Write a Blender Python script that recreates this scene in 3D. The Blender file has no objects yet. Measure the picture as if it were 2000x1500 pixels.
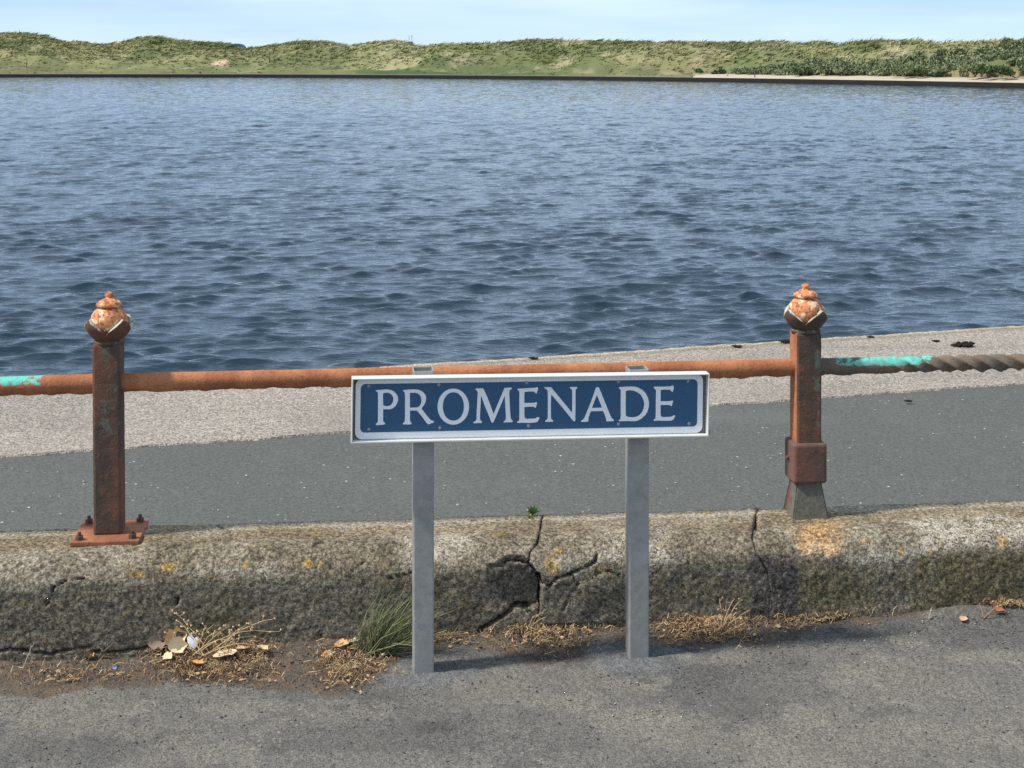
import bpy, bmesh, math, random
import numpy as np
from mathutils import Vector, Matrix

random.seed(7); rng = np.random.default_rng(11)
sc = bpy.context.scene
COL = sc.collection

# ------------------------------------------------------------------ camera, sky, sun, exposure
H = 1.5            # camera height (m)
FPX, HOR = 2900.0, 115.0
cam = bpy.data.cameras.new('camera'); cam_o = bpy.data.objects.new('camera', cam); COL.objects.link(cam_o)
cam_o.location = (0, 0, H); cam_o.rotation_euler = (math.radians(90), 0, 0)
cam.sensor_width = 36; cam.lens = FPX / 2000 * 36; cam.shift_y = -(750 - HOR) / 2000
cam.clip_start = .05; cam.clip_end = 5000
sc.camera = cam_o
sc.render.resolution_x, sc.render.resolution_y = 1024, 768
sc.view_settings.view_transform = 'Standard'; sc.view_settings.look = 'None'
sc.view_settings.gamma = 1; sc.view_settings.use_curve_mapping = False
sc.view_settings.exposure = 0.28
sc.cycles.use_denoising = False
sc.cycles.sample_clamp_indirect = 3; sc.cycles.max_bounces = 5; sc.cycles.diffuse_bounces = 2; sc.cycles.glossy_bounces = 3

SUN_EL = math.radians(51)
sh = Vector((1, .28, 0)).normalized()            # way the shadows fall
to_sun = Vector((-sh.x * math.cos(SUN_EL), -sh.y * math.cos(SUN_EL), math.sin(SUN_EL)))
world = bpy.data.worlds.new('World'); sc.world = world; world.use_nodes = True
wn, wl = world.node_tree.nodes, world.node_tree.links
for n_ in list(wn): wn.remove(n_)
sky = wn.new('ShaderNodeTexSky'); sky.sky_type = 'NISHITA'; sky.sun_disc = False
sky.sun_elevation = SUN_EL; sky.sun_rotation = math.atan2(to_sun.x, to_sun.y)
sky.air_density = .38; sky.dust_density = .2; sky.ozone_density = 1.5; sky.altitude = 0
tc = wn.new('ShaderNodeTexCoord'); mp = wn.new('ShaderNodeMapping'); mp.inputs['Scale'].default_value = (1.6, 1.6, 13)
mp.inputs['Location'].default_value = (3.1, 1.7, .42)
nz = wn.new('ShaderNodeTexNoise'); nz.inputs['Scale'].default_value = 1.6; nz.inputs['Detail'].default_value = 4; nz.inputs['Roughness'].default_value = .55
rp = wn.new('ShaderNodeValToRGB'); rp.color_ramp.elements[0].position = .26; rp.color_ramp.elements[1].position = .62
rp.color_ramp.elements[1].color = (.85, .85, .85, 1)
mxw = wn.new('ShaderNodeMix'); mxw.data_type = 'RGBA'
mxw.inputs['B'].default_value = (5.7, 7.1, 8.7, 1)        # thin high cloud
bg = wn.new('ShaderNodeBackground'); bg.inputs['Strength'].default_value = .12
wo = wn.new('ShaderNodeOutputWorld')
wl.new(tc.outputs['Generated'], mp.inputs['Vector']); wl.new(mp.outputs['Vector'], nz.inputs['Vector'])
wl.new(nz.outputs['Fac'], rp.inputs['Fac']); wl.new(rp.outputs['Color'], mxw.inputs['Factor'])
wl.new(sky.outputs['Color'], mxw.inputs['A']); wl.new(mxw.outputs['Result'], bg.inputs['Color']); wl.new(bg.outputs['Background'], wo.inputs['Surface'])
sun = bpy.data.lights.new('sun', 'SUN'); sun.energy = 4.0; sun.angle = math.radians(4.5); sun.color = (1, .95, .87)
sun_o = bpy.data.objects.new('sun', sun); COL.objects.link(sun_o)
sun_o.rotation_euler = to_sun.to_track_quat('Z', 'Y').to_euler(); sun_o.location = (-20, -5, 30)

# ------------------------------------------------------------------ helpers
def hsh(i, j, k):
    v = np.sin(i * 127.1 + j * 311.7 + k * 74.7) * 43758.5453
    return v - np.floor(v)
def vn(x, y, z=0.0):
    x, y, z = np.broadcast_arrays(np.asarray(x, float), np.asarray(y, float), np.asarray(z, float))
    i, j, k = np.floor(x), np.floor(y), np.floor(z)
    fx, fy, fz = x - i, y - j, z - k
    fx = fx * fx * (3 - 2 * fx); fy = fy * fy * (3 - 2 * fy); fz = fz * fz * (3 - 2 * fz)
    r = 0
    for a in (0, 1):
        for b in (0, 1):
            for c in (0, 1):
                r = r + hsh(i + a, j + b, k + c) * (fx if a else 1 - fx) * (fy if b else 1 - fy) * (fz if c else 1 - fz)
    return r
def fbm(x, y, z=0.0, o=4, g=.5):
    s = 0; a = 1; t = 0
    for q in range(o):
        s = s + a * vn(x * 2 ** q + 17.3 * q, y * 2 ** q - 9.1 * q, np.asarray(z) * 2 ** q + 5.7 * q); t += a; a *= g
    return s / t
def sst(a, b, x):
    t = np.clip((x - a) / (b - a), 0, 1); return t * t * (3 - 2 * t)
def mixc(c, d, m):
    m = np.asarray(m)[..., None]; return c * (1 - m) + np.asarray(d) * m

def raw_mesh(name, verts, faces, smooth=False, col=None, attrs=None):
    """verts (n,3); faces: (m,3|4) array or list of lists."""
    me = bpy.data.meshes.new(name)
    verts = np.asarray(verts, np.float32)
    if isinstance(faces, np.ndarray):
        m, k = faces.shape
        me.vertices.add(len(verts)); me.vertices.foreach_set('co', verts.ravel())
        me.loops.add(m * k); me.loops.foreach_set('vertex_index', faces.astype(np.int32).ravel())
        me.polygons.add(m); me.polygons.foreach_set('loop_start', np.arange(0, m * k, k, dtype=np.int32))
        me.update(calc_edges=True)
    else:
        me.from_pydata([tuple(v) for v in verts], [], faces); me.update()
    if smooth: me.polygons.foreach_set('use_smooth', np.ones(len(me.polygons), bool))
    if col is not None:
        c = np.ones((len(verts), 4), np.float32); c[:, :3] = np.broadcast_to(np.asarray(col, np.float32), (len(verts), 3))
        a = me.attributes.new('col', 'FLOAT_COLOR', 'POINT'); a.data.foreach_set('color', c.ravel())
    for k_, v_ in (attrs or {}).items():
        a = me.attributes.new(k_, 'FLOAT', 'POINT'); a.data.foreach_set('value', np.asarray(v_, np.float32).ravel())
    me.validate()
    return me
def grid_faces(nu, nv, wrap_u=False):
    i = np.arange(nu if wrap_u else nu - 1)[:, None]; j = np.arange(nv - 1)[None, :]
    i2 = (i + 1) % nu
    f = np.stack([i * nv + j, i2 * nv + j, i2 * nv + j + 1, i * nv + j + 1], -1)
    return f.reshape(-1, 4)
def link(name, me, mat, parent=None):
    o = bpy.data.objects.new(name, me); COL.objects.link(o)
    if mat: me.materials.append(mat)
    if parent is not None:
        o.parent = parent
        w = Matrix.Identity(4); p = parent
        if p.parent is None: o.matrix_parent_inverse = Matrix.Translation(-p.location)
    return o
def tag(o, label, cat, group=None, kind=None):
    if label: o['label'] = label
    if cat: o['category'] = cat
    if group: o['group'] = group
    if kind: o['kind'] = kind
    return o
def thing(name, label, cat, loc, group=None):
    o = bpy.data.objects.new(name, None); COL.objects.link(o); o.location = loc; o.empty_display_size = .1
    return tag(o, label, cat, group)
def solo(name, me, mat, label, cat, group=None, kind=None):
    """one-mesh thing: origin moved to its base"""
    n = len(me.vertices); co = np.empty(n * 3, np.float32); me.vertices.foreach_get('co', co); co = co.reshape(-1, 3)
    b = np.array([(co[:, 0].min() + co[:, 0].max()) / 2, (co[:, 1].min() + co[:, 1].max()) / 2, co[:, 2].min()], np.float32)
    me.vertices.foreach_set('co', (co - b).ravel()); me.update()
    o = link(name, me, mat); o.location = [float(v) for v in b]
    return tag(o, label, cat, group, kind)
def struct(name, me, mat):
    o = link(name, me, mat); o['kind'] = 'structure'; return o

class Geo:
    """collects shapes in one mesh"""
    def __init__(s): s.v = []; s.f = []; s.c = []
    def add(s, vs, fs, c=None):
        b = len(s.v); s.v += [tuple(map(float, v)) for v in vs]; s.f += [[b + i for i in f] for f in fs]
        s.c += [c or (.5, .5, .5)] * len(vs)
    def tube(s, pts, rad, n=6, c=None):
        pts = [Vector(p) for p in pts]; vs = []; fs = []
        if not hasattr(rad, '__len__'): rad = [rad] * len(pts)
        for i, p in enumerate(pts):
            d = (pts[min(i + 1, len(pts) - 1)] - pts[max(i - 1, 0)]).normalized()
            a = d.orthogonal().normalized() if i == 0 else (a - d * a.dot(d)).normalized()
            b = d.cross(a)
            vs += [p + (a * math.cos(t * 2 * math.pi / n) + b * math.sin(t * 2 * math.pi / n)) * rad[i] for t in range(n)]
        for i in range(len(pts) - 1):
            fs += [[i * n + t, i * n + (t + 1) % n, (i + 1) * n + (t + 1) % n, (i + 1) * n + t] for t in range(n)]
        fs += [list(range(n))[::-1], [(len(pts) - 1) * n + t for t in range(n)]]
        s.add(vs, fs, c)
    def mesh(s, name, smooth=False): return raw_mesh(name, np.array(s.v), s.f, smooth, np.array(s.c))
def bm_mesh(name, bm, smooth=False):
    me = bpy.data.meshes.new(name); bm.normal_update(); bm.to_mesh(me); bm.free()
    if smooth: me.polygons.foreach_set('use_smooth', np.ones(len(me.polygons), bool))
    return me
def box_bm(x0, x1, y0, y1, z0, z1, bev=0, seg=2):
    bm = bmesh.new(); bmesh.ops.create_cube(bm, size=1)
    for v in bm.verts: v.co = Vector(((x0 + x1) / 2 + v.co.x * (x1 - x0), (y0 + y1) / 2 + v.co.y * (y1 - y0), (z0 + z1) / 2 + v.co.z * (z1 - z0)))
    if bev: bmesh.ops.bevel(bm, geom=bm.edges[:], offset=bev, segments=seg, affect='EDGES', profile=.5)
    return bm

# ------------------------------------------------------------------ materials
class M:
    def __init__(s, name, rough=.9, spec=.25):
        s.m = bpy.data.materials.new(name); s.m.use_nodes = True
        s.n, s.l = s.m.node_tree.nodes, s.m.node_tree.links
        s.b = s.n['Principled BSDF']; s.b.inputs['Roughness'].default_value = rough; s.b.inputs['Specular IOR Level'].default_value = spec
        g = s.n.new('ShaderNodeNewGeometry'); s.pos = g.outputs['Position']; s.nor = g.outputs['Normal']
    def lk(s, a, i):
        if hasattr(a, 'is_linked'): s.l.new(a, i)
        elif isinstance(a, (tuple, list)) and len(a) == 3 and i.type == 'RGBA': i.default_value = (*a, 1)
        else: i.default_value = a
    def map(s, sx, sy, sz, v=None):
        n = s.n.new('ShaderNodeVectorMath'); n.operation = 'MULTIPLY'; s.l.new(v or s.pos, n.inputs[0]); n.inputs[1].default_value = (sx, sy, sz); return n.outputs[0]
    def noise(s, scale, det=3, rough=.55, v=None, out='Fac', dist=0):
        n = s.n.new('ShaderNodeTexNoise'); n.inputs['Scale'].default_value = scale; n.inputs['Detail'].default_value = det
        n.inputs['Roughness'].default_value = rough; n.inputs['Distortion'].default_value = dist; s.l.new(v or s.pos, n.inputs['Vector']); return n.outputs[out]
    def vor(s, scale, out='Color', v=None, feat='F1'):
        n = s.n.new('ShaderNodeTexVoronoi'); n.feature = feat; n.inputs['Scale'].default_value = scale; s.l.new(v or s.pos, n.inputs['Vector']); return n.outputs[out]
    def sep(s, c, ch=0):
        n = s.n.new('ShaderNodeSeparateColor'); s.l.new(c, n.inputs[0]); return n.outputs[ch]
    def xyz(s, v, ch):
        n = s.n.new('ShaderNodeSeparateXYZ'); s.l.new(v, n.inputs[0]); return n.outputs[ch]
    def ramp(s, f, a, b, lo=0., hi=1.):
        n = s.n.new('ShaderNodeMapRange'); n.interpolation_type = 'SMOOTHSTEP'; s.l.new(f, n.inputs[0])
        n.inputs[1].default_value = a; n.inputs[2].default_value = b; n.inputs[3].default_value = lo; n.inputs[4].default_value = hi; return n.outputs[0]
    def math(s, op, a, b=0.):
        n = s.n.new('ShaderNodeMath'); n.operation = op; s.lk(a, n.inputs[0]); s.lk(b, n.inputs[1]); return n.outputs[0]
    def mix(s, f, a, b, mode='MIX'):
        n = s.n.new('ShaderNodeMix'); n.data_type = 'RGBA'; n.blend_type = mode
        s.lk(f, n.inputs[0]); s.lk(a, n.inputs[6]); s.lk(b, n.inputs[7]); return n.outputs[2]
    def attr(s, name, fac=False):
        n = s.n.new('ShaderNodeAttribute'); n.attribute_name = name; return n.outputs['Fac' if fac else 'Color']
    def col(s, c): s.lk(c, s.b.inputs['Base Color']); return s
    def rgh(s, c): s.lk(c, s.b.inputs['Roughness']); return s
    def bump(s, h, dist=.002, strength=1., prev=None):
        n = s.n.new('ShaderNodeBump'); n.inputs['Strength'].default_value = strength; n.inputs['Distance'].default_value = dist
        s.l.new(h, n.inputs['Height'])
        if prev: s.l.new(prev, n.inputs['Normal'])
        s.l.new(n.outputs[0], s.b.inputs['Normal']); return n.outputs[0]

def mat_asphalt():
    m = M('asphalt', .88, .3); base = m.attr('col')
    c = m.sep(m.vor(260), 0); c2 = m.sep(m.vor(150), 1)
    k = m.ramp(c, 0, 1, .62, 1.32); x = m.mix(1, base, m.mix(m.ramp(c, 0, 1), (.62, .62, .62), (1.38, 1.38, 1.38)), 'MULTIPLY')
    x = m.mix(m.math('MULTIPLY', m.ramp(c2, .95, .97, 0, .55), m.ramp(m.noise(3, 3), .5, .65)), x, (.36, .34, .29))
    x = m.mix(m.ramp(m.noise(6, 4), .35, .7, .0, .3), x, (.14, .13, .11))
    x = m.mix(m.ramp(m.noise(38, 3), .55, .75, 0, .5), x, (.075, .072, .068))
    m.col(x)
    b = m.bump(m.vor(210, 'Distance'), .0025, .8); m.bump(m.noise(70, 4), .006, .6, b); return m.m
def mat_path():
    m = M('promenade_tarmac', .85, .3)
    c = m.sep(m.vor(150), 0); c2 = m.sep(m.vor(62), 1); d2 = m.vor(62, 'Distance')
    x = m.mix(m.noise(1.3, 3), (.086, .091, .080), (.108, .110, .099))
    x = m.mix(1, x, m.mix(c, (.72, .72, .72), (1.28, 1.28, 1.28)), 'MULTIPLY')
    speck = m.math('MULTIPLY', m.math('MULTIPLY', m.ramp(c2, .97, .985), m.ramp(m.noise(2.5, 3), .45, .6)), m.ramp(d2, .32, .22))
    x = m.mix(speck, x, (.62, .60, .56)); x = m.mix(m.ramp(m.noise(9, 4), .6, .8, 0, .35), x, (.070, .072, .066)); x = m.mix(m.ramp(m.noise(.9, 4, .6), .55, .68, 0, .5), x, (.125, .125, .115))
    m.col(x); m.bump(m.vor(150, 'Distance'), .002, .7); return m.m
def mat_apron():
    m = M('exposed_aggregate_concrete', .9, .2); base = m.attr('col')
    c = m.sep(m.vor(150), 0); c2 = m.sep(m.vor(95), 2)
    x = m.mix(1, base, m.mix(c, (.45, .44, .43), (1.55, 1.54, 1.52)), 'MULTIPLY')
    x = m.mix(m.ramp(c2, .8, .95, 0, .55), x, (.16, .13, .11)); x = m.mix(m.ramp(m.noise(2.2, 4), .45, .75, 0, .45), x, (.25, .215, .18))
    m.col(x); m.bump(m.vor(125, 'Distance'), .004, .8); return m.m
def mat_wall():
    m = M('weathered_concrete', .95, .12); base = m.attr('col'); li = m.attr('lichen', True)
    n1 = m.noise(95, 4, .72); n2 = m.noise(24, 4, .65); n3 = m.noise(210, 2, .6)
    x = m.mix(1, base, m.mix(m.ramp(n1, .3, .7), (.35, .35, .35), (1.75, 1.72, 1.66)), 'MULTIPLY')
    x = m.mix(m.ramp(n2, .54, .66, 0, .5), x, (.055, .047, .036))
    f = m.math('MULTIPLY', m.ramp(m.math('ADD', m.math('MULTIPLY', n3, .55), m.math('MULTIPLY', n2, .45)), .47, .53), li)
    x = m.mix(m.math('MULTIPLY', f, .8), x, (.46, .41, .33))
    vs = m.sep(m.vor(240), 0); x = m.mix(1, x, m.mix(m.ramp(vs, 0, 1), (.62, .62, .62), (1.35, 1.35, 1.35)), 'MULTIPLY')
    x = m.mix(m.math('MULTIPLY', m.ramp(m.sep(m.vor(165), 1), .86, .92), m.math('ADD', m.math('MULTIPLY', li, .6), .12)), x, (.58, .53, .43))
    y = m.math('MULTIPLY', m.ramp(m.noise(17, 4, .6, dist=.6), .63, .7), m.ramp(n1, .4, .6, 0, .75))
    x = m.mix(y, x, (.30, .19, .045))
    m.col(x); b = m.bump(n1, .005, 1.); m.bump(n3, .002, .8, b); return m.m
def mat_rust(name='rusty_iron', warm=(.180, .082, .050), dark=(.090, .064, .050), paint=(.16, .19, .15), pamt=.5):
    m = M(name, .85, .25); p = m.attr('paint', True)
    n1 = m.noise(34, 5, .65); n2 = m.noise(9, 4, .6, v=m.map(1, 1, .45)); n3 = m.noise(160, 3)
    x = m.mix(m.ramp(n2, .36, .60), warm, dark); x = m.mix(m.math('MULTIPLY', m.attr('warm', True), m.ramp(n1, .25, .5)), x, (.46, .17, .075)); x = m.mix(m.ramp(n1, .55, .7, 0, .6), x, (.24, .10, .05))  # 'warm' attribute paints sunlit brightness into the rust colour
    x = m.mix(m.ramp(n3, .5, .75, 0, .5), x, (.06, .035, .028))
    f = m.ramp(m.math('ADD', p, m.math('MULTIPLY', m.math('SUBTRACT', m.noise(26, 6, .7), .5), 2.0)), .44, .54)
    x = m.mix(f, x, m.mix(m.ramp(m.noise(70, 3), .42, .62), m.attr('col'), m.mix(.45, m.attr('col'), (.17, .175, .13))))
    m.col(x); m.rgh(m.ramp(f, 0, 1, .9, .5)); b = m.bump(n1, .004, .6); m.bump(n3, .0012, .7, b); return m.m
def mat_finial():
    m = M('peeling_painted_iron', .75, .3)
    n1 = m.noise(75, 5, .65); n2 = m.noise(48, 4, .6)
    x = m.mix(m.ramp(n1, .42, .52), (.32, .11, .05), (.66, .25, .105)); x = m.mix(m.ramp(n2, .53, .61), x, (.82, .58, .37))
    x = m.mix(m.ramp(m.noise(140, 3), .6, .7), x, (.16, .06, .035)); m.col(x); m.bump(n1, .003, .6); return m.m
def mat_plain(name, c, rough=.6, spec=.4, nscale=60, amt=.2, metal=0., bd=.0006):
    m = M(name, rough, spec); n = m.noise(nscale, 4, .6)
    m.col(m.mix(1, c, m.mix(n, (1 - amt,) * 3, (1 + amt,) * 3), 'MULTIPLY')); m.b.inputs['Metallic'].default_value = metal
    if bd: m.bump(n, bd, .6)
    return m.m
def mat_attr(name, rough=.9, spec=.15, nscale=80, amt=.3, sub=0.):
    m = M(name, rough, spec); n = m.noise(nscale, 4, .6)
    m.col(m.mix(1, m.attr('col'), m.mix(n, (1 - amt,) * 3, (1 + amt,) * 3), 'MULTIPLY')); return m.m
def mat_zinc():
    m = M('galvanised_steel', .5, .4); m.b.inputs['Metallic'].default_value = .3
    a = m.sep(m.vor(70), 0); n = m.noise(14, 4, .6)
    x = m.mix(a, (.29, .29, .275), (.35, .35, .33)); x = m.mix(m.ramp(n, .4, .7, 0, .6), x, (.43, .43, .405)); x = m.mix(m.ramp(m.noise(5, 4, .6, v=m.map(3, 3, .5)), .55, .7, 0, .5), x, (.24, .24, .22))
    m.col(x); m.rgh(m.ramp(n, .3, .7, .42, .6)); m.bump(m.noise(120, 3), .0005, .4); return m.m
def mat_water():
    m = M('lake_water', .025, .5); m.b.inputs['IOR'].default_value = 1.333
    m.col((.014, .032, .048))
    v = m.map(.55, 1.5, 1)
    h = m.math('ADD', m.math('MULTIPLY', m.noise(9, 2, .5, v=v, dist=.6), .8), m.math('MULTIPLY', m.noise(24, 2, .5, v=v, dist=.5), .5))
    m.bump(h, .015, .8); return m.m
def mat_nameplate():
    m = M('blue_enamel', .42, .4); x = m.mix(m.noise(25, 4), (.028, .094, .185), (.040, .114, .215))
    x = m.mix(m.ramp(m.noise(190, 2), .74, .78, 0, .5), x, (.35, .42, .5)); m.col(x); return m.m

ASPH, PATH, APRON, WALLM = mat_asphalt(), mat_path(), mat_apron(), mat_wall()
RUST, FINI, ZINC, WATER, BLUE = mat_rust(), mat_finial(), mat_zinc(), mat_water(), mat_nameplate()
WHITE = mat_plain('white_enamel', (.88, .89, .89), .45, .4, 30, .06, bd=0)
FRAMEM = mat_plain('white_painted_aluminium', (.64, .63, .585), .5, .4, 18, .14, bd=.0002)
GREYM = mat_plain('grimy_grey_aluminium', (.20, .20, .19), .6, .4, 40, .3)
SCREWM = mat_plain('dull_screw_metal', (.32, .33, .34), .5, .5, 200, .2, metal=.4)
VEG = mat_attr('vegetation', .8, .2, 40, .25)
DRY = mat_attr('dry_plant_matter', .85, .15, 120, .3)
STONE = mat_attr('loose_stone', .9, .2, 300, .25)
DUNE = mat_attr('dune_grass', .9, .1, .9, .35)
BANKM = mat_plain('wet_bank_stone', (.020, .019, .017), .9, .1, 2, .4)

# ------------------------------------------------------------------ place: key lines of the plan
def wall_y(X): return 3.82 + .1 * X                     # foot of the low wall
def at(px, py, Z): Y = (H - Z) * FPX / (py - HOR); return Vector(((px - 1000) / FPX * Y, Y, Z))
def on_wall(px): k = (px - 1000) / FPX; return k * 3.82 / (1 - .1 * k)
def proj(X, Y, Z): return 1000 + FPX * X / Y, HOR + FPX * (H - Z) / Y
EN = Vector((1, .1, 0)).normalized(); ND = Vector((-.1, 1, 0)).normalized()   # along and across the wall
SGN = math.hypot(1, .13)
POSTS = [(-.2177, 3.634), (.312, 3.703)]
def ground(X, Y):
    X = np.asarray(X, float); Y = np.asarray(Y, float)
    z = .004 + .015 * np.clip(X, -3, 3) + .006 * (fbm(X * 2.2, Y * 2.2, 0, 3) - .5)
    d = wall_y(X) - Y
    z = z + .022 * np.exp(-(np.maximum(d, 0) / .09) ** 2) * (.35 + 1.3 * vn(X * 5, 3.3))
    for (a, b) in POSTS: z = z + .004 * np.exp(-((X - a) ** 2 / .012 + (Y - b) ** 2 / .004))
    z = z - .012 * np.exp(-((X - .10) ** 2 / .0025 + (Y - 3.72) ** 2 / .0008))
    return z

# ------------------------------------------------------------------ road in front of the wall
def spread(lo, a, b, hi, step, grow=1.35):
    mid = list(np.arange(a, b + 1e-9, step)); s = step; x = mid[0]; L = []
    while x > lo: s *= grow; x -= s; L.append(x)
    s = step; x = mid[-1]; R = []
    while x < hi: s *= grow; x += s; R.append(x)
    return np.array(L[::-1] + mid + R)
xs = spread(-60, -1.75, 1.85, 60, .0055); ys = np.concatenate([spread(-80, 2.85, 3.6, 3.6, .0055), np.linspace(3.6055, 4.05, 82)])
XX, YY = np.meshgrid(xs, ys, indexing='ij'); YY = YY + .1 * np.clip(XX, -3, 3) * sst(2.9, 3.6, YY)
Zg = ground(XX, YY)
near = sst(2.5, 2.9, YY) * sst(2.4, 1.9, np.abs(XX))
Zg = Zg + near * (.0045 * (fbm(XX * 45, YY * 45, 2, 3) - .5) + .0035 * (vn(XX * 120, YY * 120, 7) - .5))
sp = np.array([(0, 1342), (120, 1335), (300, 1322), (450, 1325), (560, 1338), (660, 1350), (730, 1325), (790, 1285), (870, 1268), (960, 1272), (1040, 1292), (1130, 1290), (1180, 1262), (1260, 1262), (1400, 1268), (1500, 1266), (1620, 1240), (1750, 1225), (1880, 1215), (2000, 1207)], float)
sY = (H - .01) * FPX / (sp[:, 1] - HOR); sX = (sp[:, 0] - 1000) / FPX * sY
soil_y = np.interp(XX, sX, sY)
nb = (fbm(XX * 16, YY * 16, 3, 4) - .5)
soil = sst(-.012, .03, YY - soil_y + nb * .11)
pa = fbm(XX * 2.4, YY * 3.4, 9, 4)
base = mixc(np.broadcast_to(np.array([.136, .128, .113]), (*XX.shape, 3)), [.102, .098, .089], sst(.42, .6, pa))
base = mixc(base, [.175, .16, .132], sst(.56, .72, fbm(XX * 4, YY * 4, 1, 4)) * .6)
for (a, b) in POSTS:
    q = sst(1.12, .8, np.sqrt(((XX - a) / .14) ** 2 + ((YY - b) / .10) ** 2) + nb * .9)
    base = mixc(base, [.136, .140, .142], q * .8)
    Zg = Zg + q * .003
base = mixc(base, [.205, .19, .155], .5 * sst(.58, .68, fbm(XX * 9, YY * 9, 14, 4)))
base = mixc(base, [.085, .08, .074], .6 * sst(.60, .70, fbm(XX * 6, YY * 8, 15, 4)))
base = mixc(base, [.055, .05, .046], sst(1.2, .7, np.sqrt(((XX - .10) / .065) ** 2 + ((YY - 3.72) / .035) ** 2) + nb * 1.4))
base = mixc(base, [.06, .055, .05], .8 * sst(1.2, .6, np.sqrt(((XX + .47) / .12) ** 2 + ((YY - 3.575) / .03) ** 2) + nb * 1.8))
base = mixc(base, [.06, .055, .05], .75 * sst(1.2, .6, np.sqrt(((XX + .18) / .05) ** 2 + ((YY - 3.33) / .025) ** 2) + nb * 2.2))
base = mixc(base, [.088, .064, .045], soil * .9)
base = mixc(base, [.13, .085, .05], soil * sst(.5, .65, fbm(XX * 30, YY * 30, 5, 3)) * .8)
me = raw_mesh('road', np.stack([XX, YY, Zg], -1).reshape(-1, 3), grid_faces(*XX.shape), True, base.reshape(-1, 3))
struct('road', me, ASPH)

# ------------------------------------------------------------------ promenade behind the wall
def path_y(X): return 6.147 + .297 * X                   # tarmac / aggregate line
def quay_y(X): return 7.395 + .32 * X                    # edge above the water
xs = spread(-60, -3.2, 3.6, 60, .03); t = np.linspace(0, 1, 60)
Y0 = wall_y(xs) + .22; Y1 = path_y(xs) + .12
XX = np.repeat(xs[:, None], 60, 1); YY = Y0[:, None] + (Y1 - Y0)[:, None] * t
ZZ = .0 + .004 * (fbm(XX * 3, YY * 3, 4, 3) - .5)
struct('promenade_path', raw_mesh('promenade_path', np.stack([XX, YY, ZZ], -1).reshape(-1, 3), grid_faces(*XX.shape), True), PATH)
xs = spread(-60, -3.2, 4.2, 60, .012); nt = 110; t = np.linspace(0, 1, nt)
Y0 = path_y(xs) + .05 * (fbm(xs * 9, 0 * xs, 1, 4) - .5); Y1 = quay_y(xs) + .012 * (fbm(xs * 5, 0 * xs, 2, 4) - .5)
XX = np.repeat(xs[:, None], nt + 3, 1); YY = np.empty_like(XX); ZZ = np.empty_like(XX)
YY[:, 0] = Y0; ZZ[:, 0] = -.02
YY[:, 1:nt + 1] = Y0[:, None] + (Y1 - Y0)[:, None] * t; ZZ[:, 1:nt + 1] = .008
YY[:, nt + 1] = Y1 + .01; YY[:, nt + 2] = Y1 + .012; ZZ[:, nt + 1] = -.01; ZZ[:, nt + 2] = -1.2
ZZ[:, 1:nt + 1] += .008 * (fbm(XX * 40, YY * 40, 3, 3)[:, 1:nt + 1] - .5) + .006 * (fbm(XX * 4, YY * 4, 8, 3)[:, 1:nt + 1] - .5)
dq = Y1[:, None] - YY
c = np.broadcast_to(np.array([.315, .280, .238]), (*XX.shape, 3))
c = mixc(c, [.245, .22, .19], sst(.5, .7, fbm(XX * 1.5, YY * 3, 6, 4)) * .6)
c = mixc(c, [.22, .185, .14], sst(.16, .10, dq + .05 * fbm(XX * 14, YY * 14, 1, 3)) * .75)
c = mixc(c, [.42, .355, .265], sst(.055, .03, dq + .03 * (fbm(XX * 20, YY * 20, 2, 3) - .5)))
me = raw_mesh('quay_apron', np.stack([XX, YY, ZZ], -1).reshape(-1, 3), grid_faces(*XX.shape), True, c.reshape(-1, 3))
struct('quay_apron', me, APRON)

# ------------------------------------------------------------------ the lake: real waves
WZ = -.45
bx = np.array([-150, -110, -54, -27, -8, 4, 17, 26, 34, 42, 48.]); bd = np.array([150, 155, 157, 155, 147, 138.5, 126, 113, 99, 78, 55.])
bth = np.arctan2(bx, bd); brr = np.hypot(bx, bd)
def bank_r(th): return np.interp(th, bth, brr)
rows = []; r = 5.6
while r < 175: rows.append(r); r += min(.0026 * r, .19)
rows = np.array(rows); th = np.linspace(math.radians(-26), math.radians(26), 600)
R, T = np.meshgrid(rows, th, indexing='ij')
R = np.minimum(R, (bank_r(th) + .6)[None, :] + (R - rows[0]) * 1e-5)
X0, Y0 = (R * np.sin(T)).astype(np.float32), (R * np.cos(T)).astype(np.float32)
X1 = X0.copy(); Y1 = Y0.copy(); Zw = np.zeros_like(X0)
gust = (.55 + .9 * fbm(X0 * .09 + 3, Y0 * .045, 1, 3)).astype(np.float32)
calm = fbm(X0 * 2.3 + 7, Y0 * 1.6 + 2, 1, 3); gust = (gust * (.55 + .75 * sst(.36, .66, calm))).astype(np.float32)
spc = np.maximum(np.minimum(.0026 * R, .19), .0013 * R)
NW = 96
for q in range(NW):
    lam = .13 * (1.2 / .13) ** ((q + rng.random()) / NW)
    k = 2 * math.pi / lam; ang = math.radians(104) + rng.normal(0, .45)
    amp = (.0078 if lam < .24 else .0056 if lam < .45 else .0031) * lam * math.exp(-(lam / .85) ** 3) * (.6 + .8 * rng.random())
    w = sst(1.4, 2.6, lam / spc).astype(np.float32) if lam < .9 else np.float32(1.0)
    ph = (k * (X0 * math.cos(ang) + Y0 * math.sin(ang)) + rng.random() * 6.283)
    ch = 1.0 if lam < .35 else 1.5
    a = amp * w * gust; s_, c_ = np.sin(ph), np.cos(ph)
    Zw += a * c_; X1 -= ch * a * s_ * math.cos(ang); Y1 -= ch * a * s_ * math.sin(ang)
me = raw_mesh('lake_water', np.stack([X1, Y1, Zw + WZ], -1).reshape(-1, 3), grid_faces(*X0.shape), True)
struct('lake_water', me, WATER)

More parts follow.
